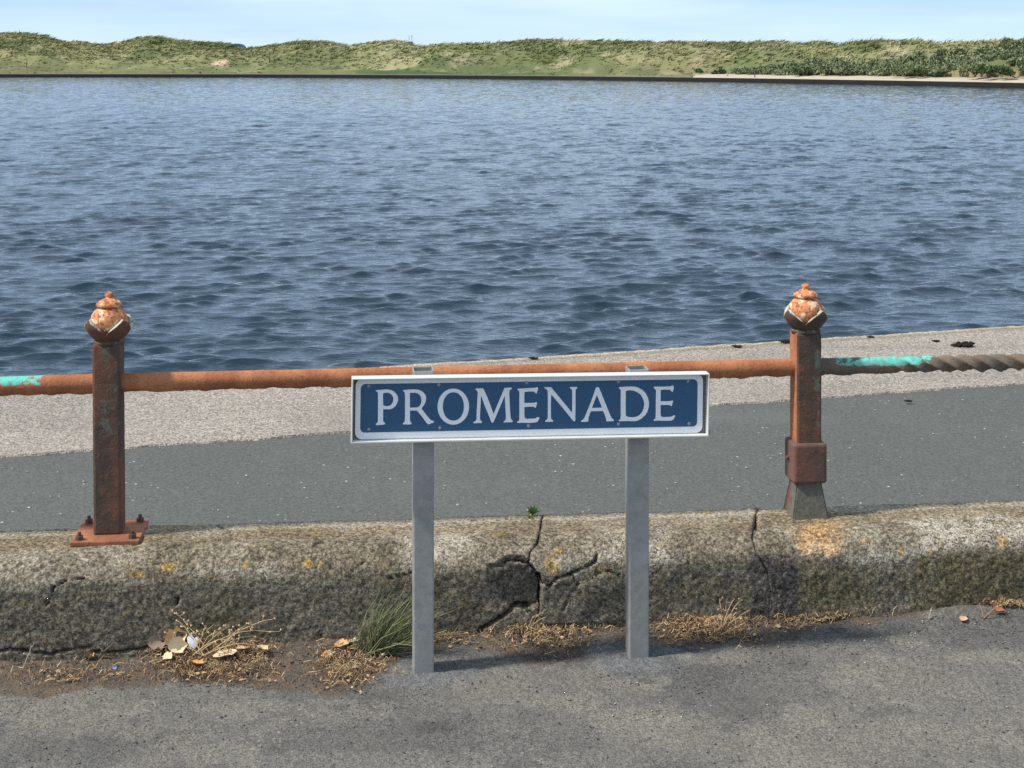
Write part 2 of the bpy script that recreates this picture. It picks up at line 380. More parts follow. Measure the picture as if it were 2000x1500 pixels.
# ------------------------------------------------------------------ far bank
tb = np.radians(np.linspace(-34, 34, 260)); rb = bank_r(tb)
def ring(offs, zs, name, mat, mask=None, col=None):
    P = [np.stack([(rb + o) * np.sin(tb), (rb + o) * np.cos(tb), np.broadcast_to(z, tb.shape)], -1) for o, z in zip(offs, zs)]
    V = np.stack(P, 1)
    if mask is not None: V = V[mask]
    n = V.shape[0]
    return raw_mesh(name, V.reshape(-1, 3), grid_faces(n, len(offs)), False, col)
top = -.12 + .012 * (fbm(tb * 300, 0 * tb, 1, 3) - .5)
me = ring([-.05, .05, .12, .75, .8], [-1.5 + 0 * top, top - .06, top, top + .01, top - .3], 'lake_retaining_wall', BANKM)
solo('lake_retaining_wall', me, BANKM, 'long low dark stone wall holding the far shore of the lake', 'wall')
CONC = mat_plain('pale_sandy_concrete', (.42, .36, .27), .9, .2, 1.2, .15); GPATH = mat_plain('grey_shore_path', (.17, .165, .155), .9, .2, 1.5, .2)
split = math.atan2(1350 - 1000, FPX)
wr = .8 + 3.4 * sst(-.02, .2, tb)
m1 = tb <= split + .003; m2 = tb >= split
me = ring([.14, 2.2], [top + .014, top + .06], 'shore_path', GPATH, m1); struct('shore_path', me, GPATH)
P = np.stack([np.stack([(rb + o * wr / 3) * np.sin(tb), (rb + o * wr / 3) * np.cos(tb), top + z], -1) for o, z in ((.55, -.02), (.6, .03), (3.6, .27), (4.2, .29))], 1)[m2]
me = raw_mesh('concrete_shore_path', P.reshape(-1, 3), grid_faces(P.shape[0], 4)); struct('concrete_shore_path', me, CONC)

# ------------------------------------------------------------------ dunes
rid = np.array([(-900, 80), (-500, 66), (-200, 78), (0, 66), (40, 66), (80, 71), (110, 80), (150, 83), (200, 90), (235, 85), (270, 76), (300, 74), (340, 81), (400, 85), (440, 87), (470, 97), (500, 95), (550, 87), (590, 81), (640, 83), (680, 95), (695, 92), (740, 85), (770, 81), (800, 88), (830, 94), (850, 89), (900, 88), (970, 86), (1010, 82), (1040, 79), (1100, 82), (1150, 80), (1200, 82), (1250, 84), (1300, 84), (1400, 86), (1500, 84), (1530, 83), (1560, 90), (1590, 86), (1620, 88), (1635, 92), (1660, 84), (1720, 82), (1790, 80), (1830, 86), (1860, 84), (1920, 84), (1960, 82), (2000, 82), (2300, 80), (2700, 84)], float)
def dune_z(tt, d):
    """height d metres behind the lake wall in direction tt"""
    px = 1000 + FPX * np.tan(tt); rr = bank_r(tt) + d; x, y = rr * np.sin(tt), rr * np.cos(tt)
    wid = 34 - 12 * sst(300, 1000, px) + 6 * (vn(px / 170., 3.1) - .5)
    yr = np.interp(px, rid[:, 0], rid[:, 1]); zr = H + (HOR - yr) * (bank_r(tt) + wid) * np.cos(tt) / FPX
    s = np.clip(d / wid, 0, 3)
    up = .12 + .88 * sst(.0, 1., np.clip((s - .12) / .88, 0, 1)) ** 1.25
    flat = .10 * sst(.0, .12, s)
    z = np.where(s < 1, flat + (zr - .1) * (up - .12) / .88, 0)
    back = zr - (zr - .8) * sst(1, 1.9, s)
    z = np.where(s < 1, z, back)
    win = np.clip(np.sin(np.pi * np.clip(s, 0, 1)), 0, 1)
    z = z + win * (3.0 * (fbm(x / 8., y / 9., 2, 4) - .5) + .6 * (fbm(x / 2.6, y / 2.6, 3, 3) - .5)) + .25 * (fbm(x / 1.8, y / 2, 5, 3) - .5) * (s > .5)
    return z, px, x, y, s
def dune_col(x, y, px, s):
    n1 = fbm(x / 7., y / 7., 1, 4); n2 = fbm(x / 1.8, y / 3.5, 4, 4); n3 = fbm(x / 20, y / 20, 6, 3)
    c = np.broadcast_to(np.array([.215, .212, .100]), (*x.shape, 3))
    c = mixc(c, [.125, .145, .058], sst(.42, .6, n1)); c = mixc(c, [.31, .285, .165], sst(.5, .68, n2) * (.35 + .5 * sst(500, 900, px)))
    c = mixc(c, [.16, .125, .07], sst(.52, .66, n3) * .6); c = mixc(c, [.09, .11, .045], sst(.54, .62, fbm(x / 4., y / 6., 12, 3)) * .6)
    c = mixc(c, [.135, .150, .052], sst(.30, .08, s) * .7)
    c = mixc(c, [.26, .185, .115], sst(1480, 1600, px) * sst(.30, .24, s) * sst(.35, .5, n1) * .9)
    c = mixc(c, [.055, .10, .030], sst(650, 760, px) * sst(1110, 1000, px) * sst(.26, .16, s) * .9)
    for (a, b, w, h) in ((232, .93, 12, .07), (430, .42, 16, .07), (900, .50, 14, .06)):     # blown-out sand
        c = mixc(c, [.46, .36, .24], sst(1.3, .6, np.hypot((px - a) / w, (s - b) / h) + .9 * (n2 - .5)))
    return c
tt = np.radians(np.linspace(-34, 34, 760)); dd = np.concatenate([np.linspace(.7, 46, 150), np.linspace(50, 110, 20), [200, 500, 1500, 4000]])
TT, DD = np.meshgrid(tt, dd, indexing='ij')
z, px, x, y, s = dune_z(TT, DD)
z = np.where(DD < np.where(TT > split, 1.35 * (.8 + 3.4 * sst(-.02, .2, TT)), 2.1), -.45, z)
me = raw_mesh('dunes', np.stack([x, y, z], -1).reshape(-1, 3), grid_faces(*x.shape), True, dune_col(x, y, px, s).reshape(-1, 3))
struct('dunes', me, DUNE)

def blade_mesh(name, base, tip_dir, length, width, bend, col, tipcol=None):
    """curved blades: base (n,3), tip_dir (n,3) unit, bend (n,3) added at the tip"""
    n = len(base); side = np.cross(tip_dir, np.array([.3, 1, .1])); side /= np.linalg.norm(side, axis=1)[:, None] + 1e-9
    ang = rng.random(n) * 3.14; oth = np.cross(tip_dir, side)
    side = side * np.cos(ang)[:, None] + oth * np.sin(ang)[:, None]
    L = length[:, None]; W = width[:, None] * .5
    p1 = base + tip_dir * L * .5 + bend * L * .25; p2 = base + tip_dir * L + bend * L
    V = np.stack([base - side * W, base + side * W, p1 - side * W * .8, p1 + side * W * .8, p2], 1).reshape(-1, 3)
    i = np.arange(n)[:, None] * 5
    F = np.concatenate([i + np.array([0, 1, 3]), i + np.array([0, 3, 2]), i + np.array([2, 3, 4])]).astype(np.int32)
    tc_ = col if tipcol is None else tipcol
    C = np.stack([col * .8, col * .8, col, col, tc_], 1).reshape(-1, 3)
    return raw_mesh(name, V, F, False, C)
# marram tufts
NT = 24000
tt = np.radians(rng.uniform(-24, 24, NT)); dd = 1.5 + 37 * rng.random(NT) ** .75
z, px, x, y, s = dune_z(tt, dd)
keep = (s < 1.12) & (rng.random(NT) < .25 + .75 * sst(.15, .5, s)) & ~((px > 1430) & (s < .5))
x, y, z, px, s = [a[keep] for a in (x, y, z, px, s)]
sz = (.26 + .42 * rng.random(len(x)) ** 2) * (.45 + .75 * sst(.2, .8, s)); nbl = 8
c = dune_col(x, y, px, s) * (.75 + .6 * rng.random(len(x)))[:, None]
dk = rng.random(len(x)) < .08; c[dk] = c[dk] * np.array([.68, .74, .7])
base = np.repeat(np.stack([x, y, z - .05], -1), nbl, 0); n = len(base); S = np.repeat(sz, nbl)
base[:, :2] += rng.normal(0, .16, (n, 2)) * S[:, None] * 1.4
dr = np.stack([rng.normal(.3, .45, n), rng.normal(0, .45, n), np.ones(n)], -1); dr /= np.linalg.norm(dr, axis=1)[:, None]
bend = np.stack([rng.normal(.45, .2, n), rng.normal(0, .2, n), rng.uniform(-.75, -.25, n)], -1)
cc = np.repeat(c, nbl, 0) * (1.0 + .45 * rng.random(n))[:, None]
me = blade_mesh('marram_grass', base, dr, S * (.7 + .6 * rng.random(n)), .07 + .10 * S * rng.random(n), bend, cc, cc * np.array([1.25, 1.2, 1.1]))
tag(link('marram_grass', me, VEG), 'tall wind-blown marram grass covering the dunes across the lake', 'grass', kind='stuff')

# thicket and single shrubs
def leaf_cloud(centres, radii, per, lsz, c0, c1, squash=.8):
    n = len(centres) * per; ce = np.repeat(centres, per, 0); ra = np.repeat(radii, per)[:, None]
    d = rng.normal(0, 1, (n, 3)); d /= np.linalg.norm(d, axis=1)[:, None]; d[:, 2] = np.abs(d[:, 2]) * 1.0 - .25
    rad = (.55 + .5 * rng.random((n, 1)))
    p = ce + d * ra * rad * np.array([1, 1, squash])
    a = rng.normal(0, 1, (n, 3)); a += d * .4 + np.array([0, 0, .5]); a /= np.linalg.norm(a, axis=1)[:, None]
    b = np.cross(a, rng.normal(0, 1, (n, 3))); b /= np.linalg.norm(b, axis=1)[:, None]
    L = lsz * (.6 + .8 * rng.random((n, 1)))
    V = np.stack([p - b * L * .35, p + b * L * .35, p + a * L], 1).reshape(-1, 3)
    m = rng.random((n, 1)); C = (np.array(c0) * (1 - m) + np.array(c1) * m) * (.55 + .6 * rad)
    return V, np.arange(n * 3, dtype=np.int32).reshape(-1, 3), np.repeat(C, 3, 0)
NB = 560
pxs = rng.uniform(1440, 2300, NB); u = rng.random(NB)
ttb = np.arctan((pxs - 1000) / FPX); lo = .20 + .06 * rng.random(NB)
hi = np.interp(pxs, [1440, 1550, 1700, 1850, 2000, 2300], [.30, .42, .56, .74, .90, .95]); sb = lo + (hi - lo) * u
db = sb * 22; z, _, x, y, _ = dune_z(ttb, db)
rad = .42 + .50 * rng.random(NB); rad *= np.interp(pxs, [1440, 1560, 1750, 2000], [.6, 1, .9, .62])
tone = np.repeat((.75 + .5 * rng.random(NB)), 130)
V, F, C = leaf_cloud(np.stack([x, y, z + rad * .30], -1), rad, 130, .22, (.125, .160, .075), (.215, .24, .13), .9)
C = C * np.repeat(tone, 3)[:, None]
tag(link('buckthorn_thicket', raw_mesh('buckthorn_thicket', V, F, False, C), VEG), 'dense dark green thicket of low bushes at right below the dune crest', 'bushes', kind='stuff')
SHR = [(1395, .20, .65, 'round green shrub where the pale shore path begins'), (1562, .17, .55, 'low green shrub in front of the dark thicket above the pale path'), (1780, .18, .7, 'pale green shrub at the left end of the bare brown ground'), (1800, .16, .5, 'small low shrub by the bare brown ground above the pale path'),
       (1905, .16, .75, 'pale green bushy shrub at the right end of the bare brown ground'), (1942, .15, .95, 'dark upright shrub near the right end of the pale path'), (1985, .17, .8, 'green shrub at the far right end of the shore')]
for px_, s_, r_, lab in SHR:
    t_ = np.array([math.atan((px_ - 1000) / FPX)]); z, _, x, y, _ = dune_z(t_, np.array([s_ * 22]))
    o = thing('shrub', lab, 'shrub', (x[0], y[0], z[0]), 'shrubs along the far shore')
    k = 5; cs = np.stack([x[0] + rng.normal(0, r_ * .75, k), y[0] + rng.normal(0, r_ * .4, k), z[0] + r_ * (.2 + .35 * rng.random(k))], -1)
    pale = lab.startswith('pale')
    V, F, C = leaf_cloud(cs, np.full(k, r_ * .55), 150, .17, (.10, .13, .05) if pale else (.045, .085, .03), (.19, .21, .10) if pale else (.09, .13, .05), .9)
    link('crown', raw_mesh('crown', V, F, False, C), VEG, o)
    g = Geo()
    for a in range(4): g.tube([(x[0], y[0], z[0] - .05), tuple(cs[a])], [.03, .012], 5, (.08, .06, .045))
    link('trunk', g.mesh('trunk'), DRY, o)

# ------------------------------------------------------------------ low concrete wall
PROF = [(0, -.06), (0, .17)]
for i in range(1, 9):
    a = i / 8 * math.pi / 2; PROF.append((.095 * (1 - math.cos(a)), .17 + .08 * math.sin(a)))
PROF += [(.16, .2525), (.235, .2515), (.258, .246), (.272, .23), (.277, .19), (.277, -.05)]
PROF = np.array(PROF); pl = np.concatenate([[0], np.cumsum(np.hypot(*np.diff(PROF, axis=0).T))])
vv = np.concatenate([np.linspace(0, .62, 142), np.linspace(.63, pl[-1], 12)])
PD, PZ = np.interp(vv, pl, PROF[:, 0]), np.interp(vv, pl, PROF[:, 1])
tdz, tdd = np.gradient(PZ, vv), np.gradient(PD, vv); NZ_, NDp = tdd, -tdz      # outward normal in (depth, z)
def pline_d(px, py, pts):
    d = np.full(px.shape, 1e9)
    for (x0, y0), (x1, y1) in zip(pts[:-1], pts[1:]):
        t = np.clip(((px - x0) * (x1 - x0) + (py - y0) * (y1 - y0)) / ((x1 - x0) ** 2 + (y1 - y0) ** 2 + 1e-9), 0, 1)
        d = np.minimum(d, np.hypot(px - x0 - t * (x1 - x0), py - y0 - t * (y1 - y0)))
    return d
def in_poly(px, py, pts):
    r = np.zeros(px.shape, bool); j = len(pts) - 1
    for i in range(len(pts)):
        xi, yi = pts[i]; xj, yj = pts[j]
        r ^= ((yi > py) != (yj > py)) & (px < (xj - xi) * (py - yi) / (yj - yi + 1e-12) + xi); j = i
    return r
def q4(pts, ox=900, oy=980, k=4.): return [(ox + a / k, oy + b / k) for a, b in pts]
CRACKS = [(q4([(1060, 385), (1058, 460), (1000, 500), (880, 555), (760, 598), (690, 660), (640, 640)]), 2.2, .016),
          (q4([(130, 1030), (180, 985), (330, 890), (430, 820), (520, 830)]), 5, .03),
          (q4([(640, 650), (760, 590), (870, 575), (905, 655), (1040, 600), (1070, 560), (1150, 545), (1280, 580)]), 1.6, .006),
          (q4([(905, 655), (850, 730), (800, 840)]), 1.4, .005),
          (q4([(340, 460), (400, 432), (530, 455)]), 4, .022), (q4([(612, 560), (630, 660), (618, 790)]), 3, .022),
          ([(92, 1182), (100, 1165), (104, 1148), (118, 1140), (132, 1132), (165, 1130)], 2.0, .012), ([(325, 1074), (345, 1066), (400, 1058), (440, 1054), (452, 1050), (455, 1044), (440, 1035), (425, 1028)], 1.7, .010),
          ([(0, 1272), (20, 1268), (95, 1278), (140, 1268), (180, 1262)], 2.6, .016), ([(180, 1273), (240, 1272), (300, 1262)], 3.2, .02),
          ([(610, 1068), (618, 1060), (628, 1056)], 3, .010), ([(620, 1090), (630, 1078), (626, 1068)], 1.5, .006), ([(690, 1115), (700, 1105), (715, 1095)], 1.6, .006), ([(760, 1132), (805, 1118)], 1.8, .008),
          ([(1500, 1118), (1512, 1125), (1514, 1150), (1540, 1152)], 1.4, .004), ([(845, 1023), (880, 1022), (930, 1016)], 1.5, .005), ([(348, 1168), (346, 1178)], 4, .012)]
HOLLOW = q4([(185, 490), (350, 452), (400, 432), (530, 458), (600, 560), (625, 640), (620, 770), (520, 835), (420, 850), (330, 775), (250, 720), (200, 600)])
SLAB = q4([(640, 650), (760, 592), (860, 575), (905, 650), (1045, 600), (1150, 547), (1300, 585), (1300, 930), (640, 960), (620, 800)])
JOINTS = [[(1062, 985), (1056, 1032), (1050, 1060), (1036, 1078), (1033, 1096), (1050, 1122), (1056, 1150), (1053, 1190), (1040, 1240)],
          [(1490, 955), (1478, 1000), (1472, 1032), (1470, 1052), (1478, 1078), (1500, 1118), (1505, 1160), (1500, 1240)]]
wall = thing('concrete_wall', 'low weathered concrete wall with cracks and lichen under the iron railing', 'wall', (0, 3.9, 0))
def wall_pos(X, D): return X - .0995 * D, wall_y(X) + .995 * D
def joint_x(J, vidx):
    """x of a joint for every profile row: follow the crack"""
    out = []
    for j in range(len(vv)):
        X = on_wall(J[4][0])
        for _ in range(4):
            x_, y_ = wall_pos(X, PD[j]); pyj = HOR + FPX * (H - PZ[j]) / y_
            ys_ = [p[1] for p in J]; xs_ = [p[0] for p in J]; pxj = np.interp(pyj, ys_, xs_); X = (pxj - 1000) / FPX * y_ + .0995 * PD[j]
        out.append(X)
    out = np.array(out); out[vv > .5] = out[np.argmin(np.abs(vv - .5))]
    return out + .002 * (vn(vv * 90, 4.4) - .5)
def wall_section(Xa, Xb, enda, endb):
    n = int(np.mean(Xb - Xa) / .0045) + 2; t = np.linspace(0, 1, n)
    Xs = Xa[None, :] * (1 - t)[:, None] + Xb[None, :] * t[:, None]
    D = np.broadcast_to(PD, Xs.shape).copy(); Z = np.broadcast_to(PZ, Xs.shape).copy()
    bxp, byp = wall_pos(Xs, D); px, py = proj(bxp, byp, Z); py = np.where(vv[None, :] > .58, -999, py)
    V3 = np.broadcast_to(vv, Xs.shape)
    disp = .010 * (fbm(Xs * 3.2, V3 * 3.2, 1, 3) - .5) + .0065 * (fbm(Xs * 22, V3 * 22, 2, 4) - .5) + .0040 * (fbm(Xs * 85, V3 * 85, 3, 3) - .5)
    wob = 6 * (fbm(Xs * 60, V3 * 60, 6, 2) - .5)
    crk = np.zeros_like(px)
    for pts, w, dep in CRACKS:
        m = sst(w * .95, w * .2, pline_d(px, py, pts) + wob * .55); disp = disp - dep * m; crk = np.maximum(crk, m)
    hol = in_poly(px + wob * 2.5, py + wob * 2 + 9 * (vn(Xs * 45, V3 * 45, 9) - .5), HOLLOW); hd_ = sst(935, 1045, px + .25 * (py - 1140)); disp = disp - .010 * hol * hd_ - hol * (.006 + .020 * hd_) * fbm(Xs * 50, V3 * 50, 3, 3)
    slab = in_poly(px + wob * .3, py + wob * .3, SLAB); disp = disp + .009 * slab - .008 * slab * sst(.3, .8, fbm(Xs * 9, V3 * 9, 3, 2))
    # broken top edge by the right joint
    chip = sst(1, .3, np.hypot((px - 1500) / 30, (py - 985) / 12) + wob * .08) + sst(1, .3, np.hypot((px - 1478) / 8, (py - 1020) / 18)); disp = disp - .014 * np.clip(chip, 0, 1)
    lump = sst(1, .2, np.hypot((px - 1468) / 14, (py - 990) / 9)); disp = disp + .012 * lump
    x = bxp; nz = NZ_[None, :]; nd = NDp[None, :]
    D2 = D + nd * disp; Z2 = Z + nz * disp
    X2, Y2 = wall_pos(Xs, D2)
    # colours
    nA = fbm(Xs * 7, V3 * 9, 11, 4); nB = fbm(Xs * 26, V3 * 26, 12, 4); nC = fbm(Xs * 3, V3 * 4, 15, 3)
    c = np.broadcast_to(np.array([.180, .152, .108]), (*Xs.shape, 3))
    c = mixc(c, [.235, .205, .155], sst(.45, .65, nA)); c = mixc(c, [.125, .10, .07], sst(.5, .68, nB) * .7)
    topk = sst(.345, .40, V3 + .05 * (nA - .5))                                  # rear of the top: moss brown with the rail's shadow painted in
    c = mixc(c, [.180, .135, .080], topk * .7); c = mixc(c, [.33, .285, .21], sst(.445, .46, V3 + .02 * (nB - .5)) * .7)
    face = sst(.27, .22, V3 + .07 * (nA - .5) + .03 * (nB - .5))                 # black algae crust on the upright face
    c = mixc(c, [.150, .130, .098], face * .85); c = mixc(c, [.14, .112, .055], face * sst(1540, 1600, px) * .7)
    c = mixc(c, [.13, .115, .095], face * sst(.55, .7, nA) * .6)
    c = mixc(c, [.12, .105, .06], face * sst(.52, .66, nC) * .5)
    rust = sst(1.15, .3, np.hypot((px - 1600) / 62, (py - 1048) / 44) + 1.1 * (nB - .5)); c = mixc(c, [.40, .225, .085], rust * .75)
    c = mixc(c, [.55, .36, .20], sst(1, .4, np.hypot((px - 1605) / 40, (py - 1072) / 24) + 1.6 * (nB - .5)) * .7)
    r2 = sst(1.1, .3, np.hypot((px - 330) / 75, (py - 1024) / 14) + 1.2 * (nB - .5)); c = mixc(c, [.30, .15, .07], r2 * .6)
    for (a, b, w_, h_) in ((1075, 1100, 20, 22), (1090, 1075, 14, 14), (330, 1108, 16, 7), (270, 1122, 14, 6), (480, 1105, 5, 9), (600, 1100, 9, 10), (625, 1102, 5, 7), (1760, 1075, 5, 7), (1818, 1076, 4, 10), (1835, 1060, 3, 6), (1955, 1060, 14, 14), (1685, 1056, 6, 4), (1068, 1008, 8, 6), (1380, 1000, 10, 4)):
        c = mixc(c, [.36, .225, .055], sst(1.1, .5, np.hypot((px - a) / w_, (py - b) / h_) + 1.5 * (nB - .5)) * .85)
    bk = sst(1.05, .8, np.maximum(np.abs(px - 1512) / 50, np.abs(py - 1150) / 75) + .5 * (nB - .5)); c = mixc(c, [.05, .045, .05], bk * .75)
    c = mixc(c, [.105, .095, .076], hol * .6); c = mixc(c, [.05, .043, .035], crk * .6)
    c = mixc(c, [.125, .112, .085], slab * .6)
    lich = np.clip(sst(.42, .6, fbm(Xs * 5, V3 * 6, 21, 4)) * (1 - .8 * face) * (1 - .6 * topk) + .12 * sst(1500, 1700, px) * (1 - face), 0, 1) * (1 - hol) * (1 - crk)
    for end, idx, sgn in ((enda, 0, 1), (endb, -1, -1)):
        if not end: continue
        dist = np.abs(Xs - Xs[idx:(idx + 1) or None])
        e = sst(.006, .0, dist) * sst(.12, .30, V3 + .25 * (fbm(Xs * 0 + 3, V3 * 30, 2, 2) - .5))
        X2 = X2 + 0; Y2 = Y2 + e * .004; Z2 = Z2 - e * .004 * (np.broadcast_to(nz, Z2.shape) > .5)
        c = mixc(c, [.035, .03, .025], e * .7)
    P = np.stack([X2, Y2, Z2], -1); C = c
    def cap(idx, s):
        q = P[idx].copy(); q[:, 0] += s * .004; q[:, 1] += .045 * (PD < .2) ; q[:, 2] -= .035 * (PZ > .2)
        return q[None], np.full((1, len(vv), 3), .03)
    li = lich
    if enda: q, cq = cap(0, 1); P = np.concatenate([q, P]); C = np.concatenate([cq, C]); li = np.concatenate([np.zeros((1, len(vv))), li])
    if endb: q, cq = cap(-1, -1); P = np.concatenate([P, q]); C = np.concatenate([C, cq]); li = np.concatenate([li, np.zeros((1, len(vv)))])
    me = raw_mesh('wall_section', P.reshape(-1, 3), grid_faces(*P.shape[:2]), True, C.reshape(-1, 3), {'lichen': li.ravel()})
    return link('wall_section', me, WALLM, wall)
J0, J1 = joint_x(JOINTS[0], 0), joint_x(JOINTS[1], 0); one = np.ones(len(vv))
o = wall_section(one * -2.6, J0 - .0010, 0, 1); o['label'] = 'longest wall section, left of the broken joint, with the iron base plate on it'
o = wall_section(J0 + .0010, J1 - .0004, 1, 1); o['label'] = 'short cracked wall section behind the right sign post'
o = wall_section(J1 + .0004, one * 2.8, 1, 0); o['label'] = 'right wall section with rust stain under the iron post'
core = np.array([[-2.55, .045, -.05], [2.75, .045, -.05], [2.75, .045, .20], [-2.55, .045, .20], [-2.55, .23, .20], [2.75, .23, .20], [-2.55, .23, -.05], [2.75, .23, -.05]])
cw = core.copy(); cw[:, 0], cw[:, 1] = wall_pos(core[:, 0], core[:, 1])
me = raw_mesh('wall_core', cw, [[0, 1, 2, 3], [3, 2, 5, 4], [4, 5, 7, 6]], False, (.05, .045, .04), {'lichen': np.zeros(8)}); link('wall_core', me, WALLM, wall)

# ------------------------------------------------------------------ iron railing
def rail_line(X): return 4.005 + .1 * X
rail_thing = thing('iron_railing', 'rusty cast iron railing with two posts and a rail on the low wall', 'railing', (-.1, 4.0, .25))
RZ = math.atan(.1)
def to_post(bm, cx, cy, rz=RZ, lean=0.):
    Mx = Matrix.Translation((cx, cy, 0)) @ Matrix.Rotation(rz, 4, 'Z') @ Matrix.Rotation(lean, 4, 'Y')
    bmesh.ops.transform(bm, matrix=Mx, verts=bm.verts[:])
def sub_z(bm, zs):
    for z in zs: bmesh.ops.bisect_plane(bm, geom=bm.verts[:] + bm.edges[:] + bm.faces[:], plane_co=(0, 0, z), plane_no=(0, 0, 1))
def paint_attr(me, fn, col=(.105, .12, .092), warm=None):
    n = len(me.vertices); co = np.empty(n * 3, np.float32); me.vertices.foreach_get('co', co); co = co.reshape(-1, 3)
    a = me.attributes.new('paint', 'FLOAT', 'POINT'); a.data.foreach_set('value', fn(co).astype(np.float32))
    if warm:
        a = me.attributes.new('warm', 'FLOAT', 'POINT'); a.data.foreach_set('value', warm(co).astype(np.float32))
    c = np.ones((n, 4), np.float32); c[:, :3] = col; a = me.attributes.new('col', 'FLOAT_COLOR', 'POINT'); a.data.foreach_set('color', c.ravel())
def roughen(me, amp, sc_):
    n = len(me.vertices); co = np.empty(n * 3, np.float32); me.vertices.foreach_get('co', co); co = co.reshape(-1, 3); no = np.empty(n * 3, np.float32); me.vertices.foreach_get('normal', no); no = no.reshape(-1, 3)
    co = co + no * (amp * (fbm(co[:, 0] * sc_, co[:, 1] * sc_, co[:, 2] * sc_, 3) - .5))[:, None]; me.vertices.foreach_set('co', co.astype(np.float32).ravel()); me.update()
def lathe(prof, n=28):
    P = np.array(prof); a = np.arange(n) * 2 * math.pi / n
    V = np.stack([P[None, :, 0] * np.cos(a)[:, None], P[None, :, 0] * np.sin(a)[:, None], np.broadcast_to(P[:, 1], (n, len(P)))], -1)
    return V.reshape(-1, 3), grid_faces(n, len(P), True)
def finial(cx, cy, zt, rot, parent):
    V, Fc = lathe([(0, -.004), (.040, -.004), (.0405, .004), (.036, .007), (.036, .012), (.041, .014), (.041, .022), (0, .022)])
    me = raw_mesh('collar', V + np.array([cx, cy, zt]), Fc, True); paint_attr(me, lambda c: np.full(len(c), .35)); link('collar', me, RUST, parent)
    V, Fc = lathe([(.03, .02), (.043, .032), (.048, .046), (.0475, .060), (.044, .072), (.037, .083), (.029, .089), (.0255, .091), (.026, .0925), (.0325, .0935), (.0335, .097), (.033, .101), (.026, .107), (.016, .1125), (.0105, .115), (.0085, .118), (.011, .121), (.0105, .126), (.006, .1295), (0, .130)], 30)
    V = V * (1 + .04 * (fbm(V[:, 0] * 60 + rot * 9, V[:, 1] * 60, V[:, 2] * 60, 3) - .5))[:, None]
    link('bud', raw_mesh('bud', V + np.array([cx, cy, zt]), Fc, True), FINI, parent)
    nu, nt = 15, 12
    for q in range(4):
        a0 = rot + q * math.pi / 2; U = np.linspace(-1, 1, nu); Tt = np.linspace(0, 1, nt)
        rows_ = []; pt = []
        for side in (0, 1):
            for t_ in (Tt if side == 0 else Tt[::-1]):
                zt_ = .024 + .040 * (1 - np.abs(U)) ** .85
                zz = .010 + (zt_ - .010) * t_
                hz = (zz - .010) / .055
                rr = .040 + .0215 * np.sin(np.clip(hz, 0, 1) * 2.0) + .004 * hz - (.0 if side == 0 else .009)
                aa = a0 + U * (math.pi / 4 + .0)
                rows_.append(np.stack([cx + rr * np.cos(aa), cy + rr * np.sin(aa), zt + zz + (0 if side == 0 else .001)], -1)); pt.append(np.full(nu, sst(.86, 1, t_) if side == 0 else 1.0))
        P = np.stack(rows_, 0)
        me = raw_mesh('petal', P.reshape(-1, 3), grid_faces(*P.shape[:2])[:, ::-1].copy(), True); pv = np.stack(pt).ravel(); paint_attr(me, lambda c: .05 + .52 * pv, (.50, .53, .42)); link('petal', me, RUST, parent)
# left post with bolted plate
lx, ly = -1.0555, 3.902
bm = box_bm(-.036, .036, -.036, .036, .258, .757, .007, 2); sub_z(bm, np.arange(.27, .752, .012)); [bmesh.ops.bisect_plane(bm, geom=bm.verts[:] + bm.edges[:] + bm.faces[:], plane_co=(xx_, 0, 0), plane_no=(1, 0, 0)) for xx_ in (-.02, .0, .02)]; to_post(bm, lx, ly, RZ, -.007)
me = bm_mesh('post', bm); paint_attr(me, lambda c: .24 * sst(.1, .3, fbm(c[:, 0] * 20, c[:, 1] * 20, c[:, 2] * 4, 3) - .2) * (c[:, 2] > .5) + .2 * sst(.03, .0, np.abs(c[:, 0] - lx)) * (c[:, 2] > .45)); roughen(me, .002, 60)
lp = link('post', me, RUST, rail_thing); lp['label'] = 'square rusty post on a bolted base plate'
finial(lx - .0035, ly, .757, math.radians(-45) + RZ, lp)
bm = box_bm(-.087, .087, -.088, .088, .2475, .2605, .003, 2); to_post(bm, lx, ly)
PLATE = mat_rust('orange_rusty_plate', (.42, .17, .085), (.25, .10, .055)); me = bm_mesh('base_plate', bm); paint_attr(me, lambda c: c[:, 0] * 0); link('base_plate', me, PLATE, lp)
for sx in (-1, 1):
    for sy in (-1, 1):
        bm = bmesh.new(); bmesh.ops.create_cone(bm, cap_ends=True, segments=6, radius1=.0105, radius2=.010, depth=.011, matrix=Matrix.Translation((sx * .067, sy * .068, .2655)))
        bmesh.ops.create_cone(bm, cap_ends=True, segments=8, radius1=.005, radius2=.0045, depth=.010, matrix=Matrix.Translation((sx * .067, sy * .068, .2755)))
        to_post(bm, lx, ly); me = bm_mesh('bolt', bm); paint_attr(me, lambda c: c[:, 0] * 0); link('bolt', me, RUST, lp)
